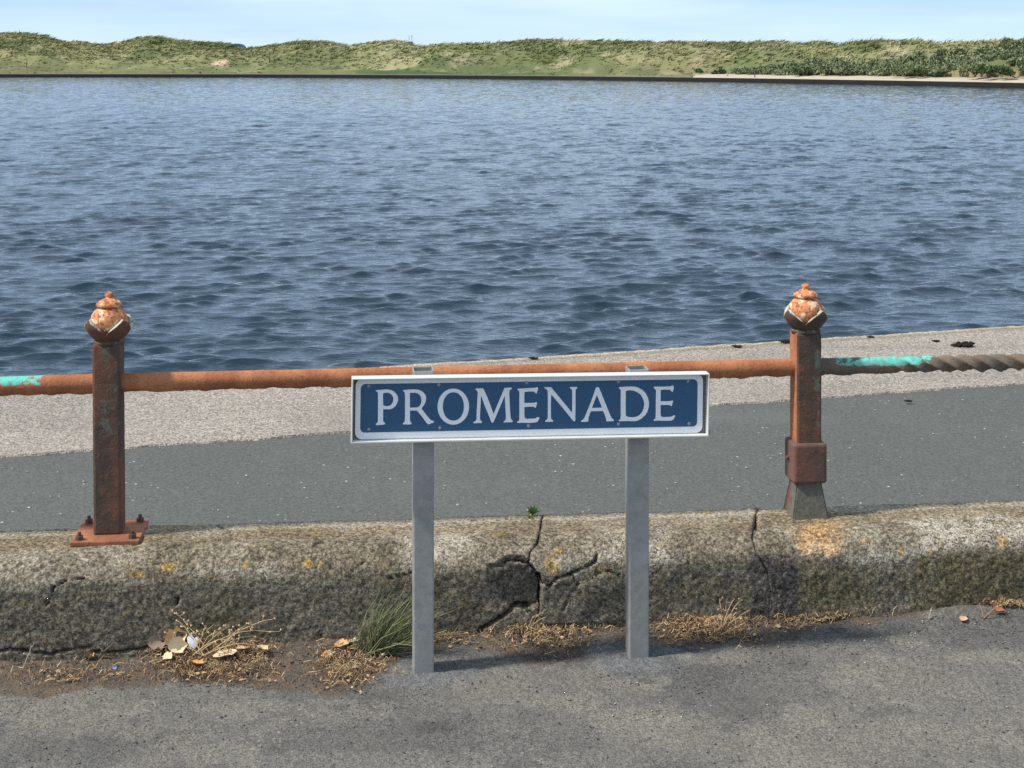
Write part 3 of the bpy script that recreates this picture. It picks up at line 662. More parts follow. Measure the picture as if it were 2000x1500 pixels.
# right post with flared foot
rx, ry = .808, 4.086
bm = box_bm(-.0355, .0355, -.0355, .0355, .40, .752, .007, 2); sub_z(bm, np.arange(.41, .748, .012)); [bmesh.ops.bisect_plane(bm, geom=bm.verts[:] + bm.edges[:] + bm.faces[:], plane_co=(xx_, 0, 0), plane_no=(1, 0, 0)) for xx_ in (-.026, -.02, .0, .02)]; to_post(bm, rx, ry)
me = bm_mesh('post', bm); paint_attr(me, lambda c: .42 * sst(.0, .02, (c[:, 0] - rx)) * sst(.55, .62, c[:, 2] + .15 * vn(c[:, 0] * 40, c[:, 2] * 20)), warm=lambda c: .9 * (c[:, 0] < rx - .030)); roughen(me, .002, 60)  # left face coloured brighter orange, sunlight painted into the rust
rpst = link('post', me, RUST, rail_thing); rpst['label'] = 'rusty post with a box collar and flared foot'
finial(rx, ry, .752, math.radians(-45 - 17) + RZ, rpst)
bm = box_bm(-.047, .047, -.047, .047, .342, .452, .009, 3); to_post(bm, rx, ry); me = bm_mesh('box_collar', bm); paint_attr(me, lambda c: c[:, 0] * 0); roughen(me, .001, 80)
DRUST = mat_rust('dark_rusty_iron', (.17, .085, .06), (.115, .072, .056), pamt=.2); bc = link('box_collar', me, DRUST, rpst)
bm = bmesh.new(); bmesh.ops.create_cube(bm, size=1)
for v in bm.verts:
    w = .034 if v.co.z > 0 else .051; v.co = Vector((math.copysign(w, v.co.x), math.copysign(w, v.co.y), .348 if v.co.z > 0 else .243))
bmesh.ops.bevel(bm, geom=bm.edges[:], offset=.004, segments=2, affect='EDGES'); to_post(bm, rx, ry)
me = bm_mesh('foot', bm); paint_attr(me, lambda c: 1.2 * (c[:, 1] < ry - .03) * (c[:, 0] > rx - .06), (.115, .105, .082)); link('foot', me, DRUST, rpst)
bm = bmesh.new(); bmesh.ops.create_cone(bm, cap_ends=True, segments=8, radius1=.006, radius2=.005, depth=.012, matrix=Matrix.Translation((-.049, .0, .405)) @ Matrix.Rotation(math.pi / 2, 4, 'Y')); to_post(bm, rx, ry)
me = bm_mesh('set_screw', bm); paint_attr(me, lambda c: c[:, 0] * 0); link('set_screw', me, DRUST, rpst)
# rails
RAILM = mat_rust('rusty_rail', (.46, .185, .085), (.33, .12, .055))
def rail(Xa, Xb, za, zb, sect, paintfn, col, mat, label, n=300):
    Xs = np.linspace(Xa, Xb, n); ns = 36; A = np.arange(ns) / ns * 2 * math.pi
    V = np.zeros((n, ns, 3)); pa_ = np.zeros((n, ns))
    for i, X in enumerate(Xs):
        ty, tz = sect(X, A)
        zc = za + (zb - za) * i / (n - 1)
        V[i, :, 0] = X - .0995 * ty; V[i, :, 1] = rail_line(X) + ty; V[i, :, 2] = zc + tz
    fl = fbm(V[..., 0] * 30, V[..., 1] * 60, V[..., 2] * 60, 4) - .5
    under = sst(.2, -.9, np.sin(A))[None, :]
    V[..., 2] += -under * .010 * fl * 1.6 + .001 * fl
    me = raw_mesh('rail', V.reshape(-1, 3), grid_faces(ns, n, True)[:, ::-1].copy() if 0 else grid_faces(n, ns), True)
    # close the tube around
    F_ = []
    f2 = np.array([[i * ns + ns - 1, i * ns, (i + 1) * ns, (i + 1) * ns + ns - 1][::-1] for i in range(n - 1)], np.int32)
    me = raw_mesh('rail', V.reshape(-1, 3), np.concatenate([grid_faces(n, ns), f2[:, ::-1]]), True)
    paint_attr(me, lambda c: paintfn(c, np.tile(A, n)), col); o = link('rail', me, mat, rail_thing); o['label'] = label; return o
def round_sec(r): return lambda X, A: (r * np.cos(A), r * np.sin(A))
def wob_sec(r): return lambda X, A: (r * np.cos(A) * (1 + .03 * math.sin(X * 40)), r * np.sin(A) * np.where(np.sin(A) < 0, 1.12, 1))
TURQ = (.13, .55, .45)
upper = lambda A: sst(.05, .6, np.sin(A) - .25 * np.cos(A))
rail(-2.4, lx + .01, .640, .650, wob_sec(.0235), lambda c, A: .64 * upper(A) * sst(-1.08, -1.32, c[:, 0]), TURQ, RAILM, 'left end of the rail with turquoise paint on top')
rail(lx - .01, rx + .01, .651, .653, wob_sec(.0225), lambda c, A: 0 * A, TURQ, RAILM, 'bare orange rusty rail between the two posts')
def twist_sec(X, A):
    # octagonal bar that turns into a twisted square bar
    k = float(sst(1.02, 1.08, X)); tw = (X - 1.03) / .052 * math.pi / 2 if X > 1.03 else 0
    a = A - tw; sq = 1 / np.maximum(np.abs(np.cos(a)), np.abs(np.sin(a))); sq = np.minimum(sq, 1.39) ** 1.25
    r = .0215 * (1 - k) + k * .0160 * sq
    return r * np.cos(A), r * np.sin(A) * (1 if k > .5 else 1.05)
rail(rx - .01, 2.6, .653, .653, twist_sec, lambda c, A: (.62 * sst(.87, .9, c[:, 0]) * sst(1.10, 1.05, c[:, 0]) + .60 * sst(1.02, 1.06, c[:, 0]) * sst(1.22, 1.12, c[:, 0])) * upper(A), TURQ, mat_rust('grey_rusty_rail', (.22, .15, .10), (.13, .115, .09)), 'right end of the rail, turquoise paint then a twisted bar', 700)

# ------------------------------------------------------------------ street name sign
GLYPHS = [[[[-3813,447],[-3769,459],[-3700,463],[-3612,470],[-3523,472],[-3444,454],[-3374,419],[-3314,359],[-3279,289],[-3271,220],[-3287,151],[-3330,72],[-3389,19],[-3457,-6],[-3526,-8],[-3630,-4],[-3627,-199],[-3629,-268],[-3616,-308],[-3576,-338],[-3580,-367],[-3639,-378],[-3738,-382],[-3797,-383],[-3797,-352],[-3758,-320],[-3749,-256],[-3755,139],[-3760,395],[-3778,417],[-3808,430]],[[-3638,373],[-3601,391],[-3532,394],[-3472,379],[-3423,336],[-3392,281],[-3387,222],[-3400,153],[-3439,99],[-3488,75],[-3547,68],[-3596,77],[-3631,92]]],[[[-3158,445],[-3108,454],[-3010,461],[-2901,463],[-2812,458],[-2732,434],[-2662,388],[-2612,323],[-2593,249],[-2605,170],[-2633,106],[-2667,52],[-2706,-2],[-2656,-67],[-2585,-158],[-2515,-243],[-2464,-293],[-2409,-309],[-2392,-329],[-2409,-349],[-2463,-363],[-2523,-388],[-2547,-381],[-2583,-341],[-2653,-245],[-2734,-145],[-2795,-70],[-2825,-50],[-2874,-46],[-2981,-47],[-2980,-230],[-2974,-309],[-2944,-344],[-2944,-377],[-3008,-383],[-3087,-378],[-3146,-377],[-3149,-351],[-3108,-317],[-3101,-248],[-3103,29],[-3107,326],[-3119,395],[-3145,420]],[[-2991,378],[-2929,382],[-2860,381],[-2801,366],[-2750,325],[-2720,270],[-2707,201],[-2713,132],[-2737,78],[-2771,39],[-2826,23],[-2895,24],[-2984,22]]],[[[-1548,25],[-1552,-51],[-1569,-125],[-1596,-194],[-1634,-256],[-1681,-309],[-1735,-352],[-1795,-383],[-1860,-402],[-1927,-407],[-1994,-399],[-2059,-378],[-2120,-345],[-2175,-300],[-2223,-245],[-2262,-182],[-2292,-113],[-2310,-39],[-2317,37],[-2312,113],[-2296,186],[-2269,255],[-2231,317],[-2184,370],[-2130,413],[-2070,444],[-2006,463],[-1939,469],[-1872,461],[-1807,440],[-1746,407],[-1690,363],[-1642,308],[-1602,245],[-1573,175],[-1554,101]],[[-1674,32],[-1677,-34],[-1688,-93],[-1705,-147],[-1729,-194],[-1759,-235],[-1795,-268],[-1835,-291],[-1879,-306],[-1927,-310],[-1976,-304],[-2020,-288],[-2060,-263],[-2097,-229],[-2128,-188],[-2153,-139],[-2172,-84],[-2184,-25],[-2189,40],[-2186,105],[-2176,164],[-2158,218],[-2134,266],[-2104,306],[-2069,339],[-2029,363],[-1985,377],[-1937,381],[-1888,376],[-1844,360],[-1803,335],[-1767,301],[-1735,260],[-1710,211],[-1691,156],[-1679,97]]],[[[-1398,449],[-1384,463],[-1309,462],[-1214,464],[-1188,421],[-1105,245],[-1022,35],[-949,-166],[-862,42],[-765,280],[-687,466],[-566,471],[-514,471],[-510,441],[-565,402],[-571,347],[-562,187],[-543,-113],[-525,-282],[-474,-343],[-476,-368],[-554,-372],[-695,-374],[-699,-354],[-646,-310],[-645,-211],[-660,-11],[-679,279],[-762,80],[-859,-157],[-946,-360],[-961,-374],[-986,-376],[-1002,-354],[-1080,-163],[-1173,57],[-1261,297],[-1269,99],[-1276,-100],[-1280,-269],[-1263,-319],[-1229,-345],[-1232,-375],[-1327,-376],[-1437,-381],[-1437,-351],[-1383,-327],[-1363,-278],[-1361,-99],[-1349,150],[-1342,368],[-1356,408],[-1393,434]]],[[[-369,434],[-354,443],[-213,446],[-42,454],[69,459],[115,473],[138,461],[133,416],[112,336],[90,315],[61,347],[30,370],[-61,371],[-162,366],[-197,356],[-198,231],[-196,91],[-57,91],[54,92],[105,109],[120,91],[110,46],[91,-23],[76,-35],[46,-7],[15,-2],[-106,-2],[-195,-9],[-193,-118],[-188,-248],[-163,-289],[-122,-297],[-11,-293],[80,-288],[130,-264],[165,-256],[181,-270],[176,-305],[141,-364],[111,-382],[31,-392],[-90,-398],[-232,-389],[-358,-393],[-365,-365],[-323,-341],[-314,-296],[-316,-17],[-321,363],[-335,395],[-369,416]]],[[[290,454],[302,469],[383,467],[464,466],[505,411],[650,238],[805,55],[991,-168],[988,163],[985,373],[967,409],[926,439],[931,464],[1012,463],[1106,462],[1110,437],[1074,402],[1067,352],[1072,-39],[1070,-375],[1034,-375],[1003,-349],[890,-207],[704,17],[466,291],[461,71],[466,-280],[485,-320],[524,-351],[511,-379],[425,-377],[329,-377],[325,-352],[369,-323],[388,-278],[385,-28],[379,352],[369,398],[333,428]]],[[[1218,-388],[1222,-363],[1278,-329],[1303,-284],[1367,-125],[1456,95],[1544,345],[1569,430],[1594,455],[1630,454],[1655,429],[1719,282],[1835,8],[1930,-214],[1973,-311],[2019,-347],[2035,-382],[2015,-389],[1933,-391],[1846,-392],[1842,-344],[1819,-273],[1776,-162],[1755,-136],[1612,-137],[1459,-138],[1444,-161],[1415,-246],[1395,-326],[1396,-386],[1320,-395],[1223,-395]],[[1480,-54],[1537,99],[1597,254],[1607,253],[1670,97],[1728,-40],[1713,-55],[1570,-56]]],[[[2147,426],[2162,443],[2280,450],[2424,455],[2537,451],[2640,424],[2744,362],[2828,275],[2881,173],[2908,62],[2905,-59],[2875,-170],[2815,-260],[2723,-339],[2631,-388],[2539,-401],[2394,-394],[2271,-392],[2158,-395],[2153,-369],[2199,-345],[2206,-259],[2198,43],[2197,365],[2183,394],[2152,411]],[[2321,333],[2343,355],[2415,364],[2508,353],[2601,319],[2684,262],[2741,186],[2779,94],[2790,3],[2776,-98],[2736,-188],[2670,-257],[2588,-296],[2496,-305],[2403,-295],[2341,-272],[2329,-231],[2325,41]]],[[[3024,424],[3039,444],[3169,442],[3324,439],[3448,443],[3499,465],[3528,449],[3526,396],[3511,325],[3491,300],[3460,336],[3428,362],[3325,367],[3206,360],[3199,330],[3201,178],[3202,79],[3329,77],[3442,79],[3499,95],[3520,74],[3500,12],[3486,-44],[3470,-46],[3439,-18],[3330,-11],[3204,-14],[3202,-125],[3207,-256],[3230,-302],[3272,-313],[3386,-310],[3479,-307],[3530,-277],[3561,-267],[3574,-293],[3552,-338],[3521,-383],[3480,-401],[3387,-406],[3232,-400],[3128,-394],[3036,-397],[3030,-375],[3076,-345],[3083,-274],[3081,29],[3082,342],[3066,378],[3030,408]]]]
SCREWS = [[-3968, -482], [-2252, -477], [-87, -472], [2151, -469], [3931, -490], [-3982, 552], [-2292, 564], [-140, 580], [2136, 574], [3890, 564]]
sign = thing('street_sign', 'blue street name sign reading PROMENADE on two galvanised posts before the wall', 'sign', (.05, 3.65, 0))
YAW = math.atan(.13)
SM = Matrix.Translation((.0517, 3.6067, .6511)) @ Matrix.Rotation(YAW, 4, 'Z') @ Matrix.Rotation(math.radians(.793), 4, 'Y')
def sbox(x0, x1, y0, y1, z0, z1, bev=0, bm=None):
    b2 = box_bm(x0, x1, y0, y1, z0, z1, bev); bmesh.ops.transform(b2, matrix=SM, verts=b2.verts[:])
    if bm is None: return b2
    t_ = bpy.data.meshes.new('t'); b2.to_mesh(t_); b2.free(); bm.from_mesh(t_); bpy.data.meshes.remove(t_); return bm
W2, H2 = .4392, .0778
bm = sbox(-W2, W2, 0, .035, H2 - .003, H2, .0012)
for a in ((-W2, W2, 0, .035, -H2, -H2 + .0045), (-W2, -W2 + .0035, .0, .035, -H2 + .0046, H2 - .0031), (W2 - .0035, W2, .0, .035, -H2 + .0046, H2 - .0031)): sbox(*a, .0010, bm)
fr = link('frame', bm_mesh('frame', bm), FRAMEM, sign)
bm = sbox(-W2 + .004, W2 - .004, .0245, .034, -H2 + .005, H2 - .0035); link('back_panel', bm_mesh('back_panel', bm), GREYM, sign)
bm = sbox(W2 + .0005, W2 + .006, .012, .022, -H2 + .003, -H2 + .013, .001); link('frame_clip', bm_mesh('frame_clip', bm), GREYM, sign)
def round_rect(x0, x1, z0, z1, r, n=8):
    o_ = []
    for cx, cz, a0 in ((x1 - r, z1 - r, 0), (x0 + r, z1 - r, 90), (x0 + r, z0 + r, 180), (x1 - r, z0 + r, 270)):
        for i in range(n + 1): a = math.radians(a0 + 90 * i / n); o_.append((cx + r * math.cos(a), cz + r * math.sin(a)))
    return o_
def flat_shape(name, loops, yf, th, mat, parent):
    """a flat plate with holes cut from outlines, facing the viewer side of the sign (local -Y)"""
    cu = bpy.data.curves.new(name, 'CURVE'); cu.dimensions = '2D'; cu.fill_mode = 'BOTH'; cu.extrude = th / 2
    for L in loops:
        s_ = cu.splines.new('POLY'); s_.points.add(len(L) - 1); s_.use_cyclic_u = True
        for p, (a, b) in zip(s_.points, L): p.co = (a, b, 0, 1)
    t_ = bpy.data.objects.new('tmp', cu); COL.objects.link(t_)
    me = bpy.data.meshes.new_from_object(t_, depsgraph=bpy.context.evaluated_depsgraph_get()); bpy.data.objects.remove(t_); bpy.data.curves.remove(cu)
    me.transform(SM @ Matrix.Translation((0, yf + th / 2, 0)) @ Matrix.Rotation(math.pi / 2, 4, 'X')); me.name = name; me.materials.clear()
    return link(name, me, mat, parent)
plate = flat_shape('name_plate', [round_rect(-.4295, .4272, -.0722, .0735, .017)], .0195, .004, WHITE, sign)
flat_shape('blue_panel', [round_rect(-.4172, .4134, -.0559, .0608, .011)], .0188, .003, BLUE, plate)
for ch, gl in zip('PROMENADE', GLYPHS):
    o = flat_shape('letter', [[(a / 1e4, b / 1e4) for a, b in L] for L in gl], .0182, .002, WHITE, plate); o['label'] = 'white raised letter ' + ch
for a, b in SCREWS:
    bm = bmesh.new(); bmesh.ops.create_uvsphere(bm, u_segments=12, v_segments=8, radius=.0042)
    bmesh.ops.scale(bm, vec=(1, .5, 1), verts=bm.verts[:]); bmesh.ops.transform(bm, matrix=SM @ Matrix.Translation((a / 1e4, .0186, b / 1e4)), verts=bm.verts[:])
    link('screw', bm_mesh('screw', bm, True), SCREWM, plate)
for i, ((cx, cy), lab) in enumerate(zip(POSTS, ('left galvanised sign post', 'right galvanised sign post'))):
    w, th, zt, zb = .0252, .003, .741 - .011 * i, -.05
    def sq(r, off):
        return [(cx + a * math.cos(YAW) - (b) * math.sin(YAW), cy + a * math.sin(YAW) + b * math.cos(YAW)) for a, b in round_rect(-r, r, -r, r, off, 5)]
    yo = 0; oc, ic = sq(w, .004), sq(w - th, .002); n = len(oc)
    V = [(x_, y_, zb) for x_, y_ in oc] + [(x_, y_, zt) for x_, y_ in oc] + [(x_, y_, zt) for x_, y_ in ic] + [(x_, y_, zt - .5) for x_, y_ in ic]
    Fq = []
    for r_ in range(3): Fq += [[r_ * n + k, r_ * n + (k + 1) % n, (r_ + 1) * n + (k + 1) % n, (r_ + 1) * n + k] for k in range(n)]
    o = link('sign_post', raw_mesh('sign_post', np.array(V), Fq), ZINC, sign); o['label'] = lab

# ------------------------------------------------------------------ litter, weeds and grit along the wall foot
def gz(x, y): return float(ground(np.array([x]), np.array([y]))[0])
def gp(px, py): p = at(px, py, .01); z = gz(p.x, p.y); p = at(px, py, z); return Vector((p.x, min(p.y, wall_y(p.x) - .004), gz(p.x, p.y)))
def scatter_px(boxes, n):
    B = np.array(boxes, float); k = rng.choice(len(boxes), n, p=B[:, 4] / B[:, 4].sum()); a, b = rng.normal(.5, .22, (2, n))
    px_ = B[k, 0] + (B[k, 1] - B[k, 0]) * a; py_ = B[k, 2] + (B[k, 3] - B[k, 2]) * b
    Y = (H - .012) * FPX / (py_ - HOR); X = (px_ - 1000) / FPX * Y; Y = np.minimum(Y, wall_y(X) - .004); Z = ground(X, Y)
    return [Vector(v) for v in zip(X.tolist(), Y.tolist(), Z.tolist())]
STRAW = [(280, 545, 1250, 1322, 26), (600, 765, 1262, 1335, 9), (960, 1180, 1225, 1275, 9), (1265, 1500, 1222, 1265, 13), (1570, 1650, 1204, 1226, 2), (1915, 1995, 1180, 1212, 3), (0, 280, 1285, 1325, 3), (780, 960, 1240, 1270, 2), (1480, 1620, 1215, 1245, 2), (1000, 1070, 1195, 1240, 4)]
g = Geo(); SC = [(.58, .43, .24), (.30, .19, .10), (.40, .27, .15), (.16, .10, .06), (.10, .065, .045), (.48, .35, .20), (.20, .13, .08)]
for p in scatter_px(STRAW, 8500):
    a = random.uniform(0, 6.28); L = random.uniform(.006, .030); zt = random.uniform(.0, .014); c_ = random.choice(SC); k = random.uniform(-.4, .4); w = random.uniform(.0004, .0011)
    d = Vector((math.cos(a), math.sin(a) * .8, 0)); n_ = Vector((-d.y, d.x, 0)); q = p + Vector((0, 0, .002 + random.random() * .010))
    pts = [q, q + d * L * .5 + n_ * L * k * .5 + Vector((0, 0, zt)), q + d * L + Vector((0, 0, random.uniform(-.003, .01)))]
    vs = []; 
    for i, t_ in enumerate(pts): vs += [t_ - n_ * w * (1 - .3 * i), t_ + n_ * w * (1 - .3 * i) + Vector((0, 0, w))]
    g.add(vs, [[0, 1, 3, 2], [2, 3, 5, 4]], c_)
for p in scatter_px(STRAW, 900):
    a = random.uniform(0, 6.28); L = random.uniform(.003, .009); d = Vector((math.cos(a), math.sin(a), 0)) * L; n_ = Vector((-d.y, d.x, 0)) * random.uniform(.3, .7); q = p + Vector((0, 0, .003 + random.random() * .010)); u_ = Vector((0, 0, random.uniform(-.003, .004)))
    g.add([q - d, q - n_ + u_, q + d * .9, q + n_ - u_], [[0, 1, 2, 3]], random.choice(SC + [(.50, .27, .12), (.62, .44, .25)]))
tag(link('dry_litter', g.mesh('dry_litter'), DRY), 'brown straw and plant litter lying along the foot of the wall', 'litter', kind='stuff')

# loose grit on the road
def chips(name, P, S, C, flat=.6):
    n = len(P); o6 = np.array([(1, 0, 0), (-.5, .87, 0), (-.5, -.87, 0), (.2, .3, .9), (-.3, -.1, -.9), (.5, -.6, .45)])
    V = P[:, None, :] + o6[None] * S[:, None, None] * (.65 + .7 * rng.random((n, 6, 1))) * np.array([1, 1, flat])
    a = rng.random(n) * 6.28; ca, sa = np.cos(a)[:, None], np.sin(a)[:, None]; dx, dy = V[..., 0] - P[:, None, 0], V[..., 1] - P[:, None, 1]
    V[..., 0] = P[:, None, 0] + dx * ca - dy * sa; V[..., 1] = P[:, None, 1] + dx * sa + dy * ca
    f = np.array([(0, 1, 3), (1, 2, 3), (2, 5, 3), (5, 0, 3), (1, 0, 4), (2, 1, 4), (5, 2, 4), (0, 5, 4)])
    F = (np.arange(n)[:, None, None] * 6 + f[None]).reshape(-1, 3).astype(np.int32)
    return raw_mesh(name, V.reshape(-1, 3), F, False, np.repeat(C, 6, 0))
N = 4200
X = rng.uniform(-1.5, 1.55, N); Y = rng.uniform(3.0, 3.85, N)
X2 = np.concatenate([X, rng.normal(.10, .045, 170), rng.normal(-.47, .10, 130), rng.uniform(.55, 1.4, 420), rng.uniform(-1.4, 1.4, 1500)]); Y2 = np.concatenate([Y, rng.normal(3.72, .02, 170), rng.normal(3.585, .03, 130), np.zeros(420), np.zeros(1500)])
q = slice(N + 300, N + 720); Y2[q] = wall_y(X2[q]) - np.abs(rng.normal(.10, .06, 420)); q = slice(N + 720, None); Y2[q] = wall_y(X2[q]) - np.abs(rng.normal(.02, .10, 1500)) - .01
ok = Y2 < wall_y(X2) - .005; X2, Y2 = X2[ok], Y2[ok]; n = len(X2)
cl = fbm(X2 * 3.1, Y2 * 4, 31, 3); S = .0011 + .0030 * rng.random(n) ** 3; tone = np.where(rng.random(n) < .02 + .55 * sst(.55, .68, cl), rng.choice([.28, .38, .46], n), rng.choice([.09, .12, .15, .18, .21], n)); C = tone[:, None] * np.array([1.03, 1, .95]) * (.9 + .2 * rng.random((n, 1)))
me = chips('loose_grit', np.stack([X2, Y2, ground(X2, Y2) + .001 + S * .3], -1), S, C); tag(link('loose_grit', me, STONE), 'loose grit and small stones scattered over the road surface', 'grit', kind='stuff')
N = 1000; X = rng.uniform(-2.2, 2.4, N); Y = wall_y(X) + .29 + (path_y(X) - wall_y(X) - .3) * rng.random(N) ** 1.2; S = .0014 + .0042 * rng.random(N) ** 3
C = rng.choice([.6, .5, .36, .08], N, p=[.4, .3, .2, .1])[:, None] * np.array([1, .97, .9])
me = chips('shell_grit', np.stack([X, Y, .004 + S * .2], -1), S, C, .35); tag(link('shell_grit', me, STONE), 'tiny white shell fragments strewn on the grey promenade tarmac', 'grit', kind='stuff')
N = 160; X = rng.normal(-.875, .045, N); Y = wall_y(X) + .37 + rng.normal(0, .018, N); S = .002 + .003 * rng.random(N)
me = chips('crumbled_mortar', np.stack([X, Y, .004 + S * .2], -1), S, np.full((N, 3), .42), .4); tag(link('crumbled_mortar', me, STONE), 'pale patch of crumbled mortar on the tarmac behind the wall', 'grit', kind='stuff')

# dry leaves
def leaf_mesh(sz, curl, col, seed):
    r = np.random.default_rng(seed); nu, nv = 7, 5; u = np.linspace(0, 1, nu); v = np.linspace(-1, 1, nv); U, Vv = np.meshgrid(u, v, indexing='ij')
    w = np.sin(np.pi * np.clip(U * .93 + .05, 0, 1)) ** .8 * .42 * (1 + .22 * np.sin(U * 17 + seed) * np.abs(Vv))
    x = (U - .5) * sz; y = Vv * w * sz; z = curl * sz * (Vv ** 2 * .6 * w / .42 + (U - .5) ** 2 * 1.1) + r.normal(0, .025 * sz, U.shape)
    return raw_mesh('dry_leaf', np.stack([x, y, z], -1).reshape(-1, 3), grid_faces(nu, nv), True, col)
TAN, ORG, PALE = (.66, .49, .28), (.58, .30, .11), (.76, .60, .38)
LEAVES = [(350, 1262, .050, TAN, .7, 'largest upright tan leaf in the dry weed heap'), (345, 1292, .042, PALE, .5, 'pale curled leaf under the upright one in the weed heap'), (328, 1302, .026, PALE, .4, 'small pale leaf at the left front of the weed heap'),
          (385, 1314, .036, ORG, .3, 'orange leaf lying at the front edge of the weed heap'), (440, 1298, .052, PALE, .2, 'broad pale leaf lying flat in the middle of the weed heap'), (430, 1310, .046, TAN, .1, 'flat tan leaf in front of the broad pale one'), (475, 1282, .034, TAN, .3, 'tan leaf at the right of the weed heap'),
          (512, 1278, .03, TAN, .3, 'small tan leaf at the right tip of the weed heap'), (310, 1276, .045, (.30, .22, .17), .3, 'dull brown leaf leaning on the wall left of the weed heap'),
          (178, 1284, .026, ORG, .8, 'lone orange leaf at the wall foot far left of the heap'), (668, 1262, .034, (.55, .36, .18), .5, 'tan leaf left of the green grass clump'), (640, 1283, .030, ORG, .2, 'orange leaf sliver in the straw left of the sign post'),
          (690, 1256, .028, (.45, .42, .36), .3, 'grey papery leaf touching the green grass clump'), (1382, 1220, .022, ORG, .6, 'small orange leaf at the foot of the twig tuft'), (1408, 1218, .028, PALE, .7, 'pale curled leaf beside the twig tuft'), (1600, 1212, .035, PALE, .15, 'pale dry leaf strip lying below the iron post'),
          (1625, 1208, .032, ORG, .15, 'orange dry leaf strip lying below the iron post'), (1882, 1203, .022, (.6, .33, .2), .3, 'small reddish leaf at the wall foot near the right edge'), (1950, 1196, .03, (.34, .15, .08), .4, 'dark red brown leaf at the far right wall foot')]
for i, (a, b, s_, c_, cu_, lab) in enumerate(LEAVES):
    p = gp(a, b); s_ *= 1.15; o = tag(link('dry_leaf', leaf_mesh(s_, cu_, c_, i + 3), DRY), lab, 'leaf', 'dry leaves along the wall foot')
    up = 1.0 if 'upright' in lab or 'leaning' in lab else random.uniform(-.2, .35)
    o.location = p + Vector((0, 0, (.015 if 'heap' in lab and 'lone' not in lab else .003) + (.016 if up == 1.0 else 0) + s_ * .06)); o.rotation_euler = (up, random.uniform(-.25, .25), random.uniform(-.7, .7) if up != 1.0 else .5)
# cigarette ends and other scraps
def stub(a, b, L, r, rz, col, lab, cat='cigarette end', name='cigarette_end'):
    p = gp(a, b); g = Geo(); d = Vector((math.cos(rz), math.sin(rz), 0)) * L / 2; q = p + Vector((0, 0, r + .003))
    g.tube([q - d, q - d * .4, q + d * .3, q + d], [r, r * 1.02, r, r * .9], 10, col); solo(name, g.mesh(name, True), DRY, lab, cat, 'scraps by the wall foot')
stub(650, 1280, .020, .0036, .9, (.70, .62, .52), 'pale cigarette end lying in the straw left of the sign post')
stub(752, 1283, .019, .0038, .8, (.72, .60, .46), 'tan cigarette end beside the green grass clump')
stub(792, 1272, .026, .0036, .2, (.62, .30, .13), 'orange cigarette filter touching the left sign post')
stub(1338, 1181 + 55, .022, .003, .1, (.42, .25, .15), 'brown cigarette end in the straw right of the sign post')
g = Geo(); p = gp(384, 1262); p.y = wall_y(p.x) - .02; b0 = p + Vector((0, 0, .012))
g.add([b0 + Vector(v) for v in ((-.010, 0, .0), (.006, -.002, -.006), (.013, .001, .012), (.014, .006, .032), (.004, .004, .026), (-.006, .006, .038), (-.014, .003, .028), (0, -.004, .014))], [[0, 1, 7], [1, 2, 7], [2, 3, 7], [3, 4, 7], [4, 5, 7], [5, 6, 7], [6, 0, 7]], (.82, .85, .88))
solo('paper_scrap', g.mesh('paper_scrap', True), DRY, 'torn white paper scrap standing behind the dry weed heap', 'scrap')
g = Geo(); p = gp(222, 1312); g.add([p + Vector(v) for v in ((-.006, 0, .003), (.006, -.002, .003), (.007, .004, .007), (-.004, .005, .006))], [[0, 1, 2, 3]], (.16, .26, .55))
solo('plastic_scrap', g.mesh('plastic_scrap'), DRY, 'tiny blue plastic scrap on the soil left of the weed heap', 'scrap')

# dried weed
def stalk(base, tip, sag, r, seeds, c_):
    g = Geo(); b, t_ = Vector(base), Vector(tip); pts = [b.lerp(t_, i / 7) + Vector((0, 0, sag * math.sin(math.pi * i / 7))) + Vector((random.uniform(-.002, .002), 0, random.uniform(-.002, .002))) for i in range(8)]
    g.tube(pts, [r * (1 - .6 * i / 7) for i in range(8)], 5, c_)
    for i in range(seeds):
        q = pts[min(7, 3 + int(5 * i / max(seeds, 1)))]; d = Vector((random.uniform(-1, 1), random.uniform(-.5, .5), random.uniform(-.2, 1))).normalized() * random.uniform(.006, .014)
        g.tube([q, q + d], r * .4, 4, c_); e = q + d
        g.add([e + Vector(v) * .0026 for v in ((1, 0, 0), (-1, 0, 0), (0, 1, 0), (0, -1, 0), (0, 0, 1.3), (0, 0, -1.3))], [[0, 2, 4], [2, 1, 4], [1, 3, 4], [3, 0, 4], [2, 0, 5], [1, 2, 5], [3, 1, 5], [0, 3, 5]], tuple(v * 1.2 for v in c_))
    return g
def px3(a, b, Y): return Vector(((a - 1000) / FPX * Y, Y, H - (b - HOR) * Y / FPX))
STRC = (.55, .40, .22)
root = gp(395, 1290); weed = thing('dried_weed', 'heap of dried bleached weed stalks with seed heads against the wall', 'dead plant', root)
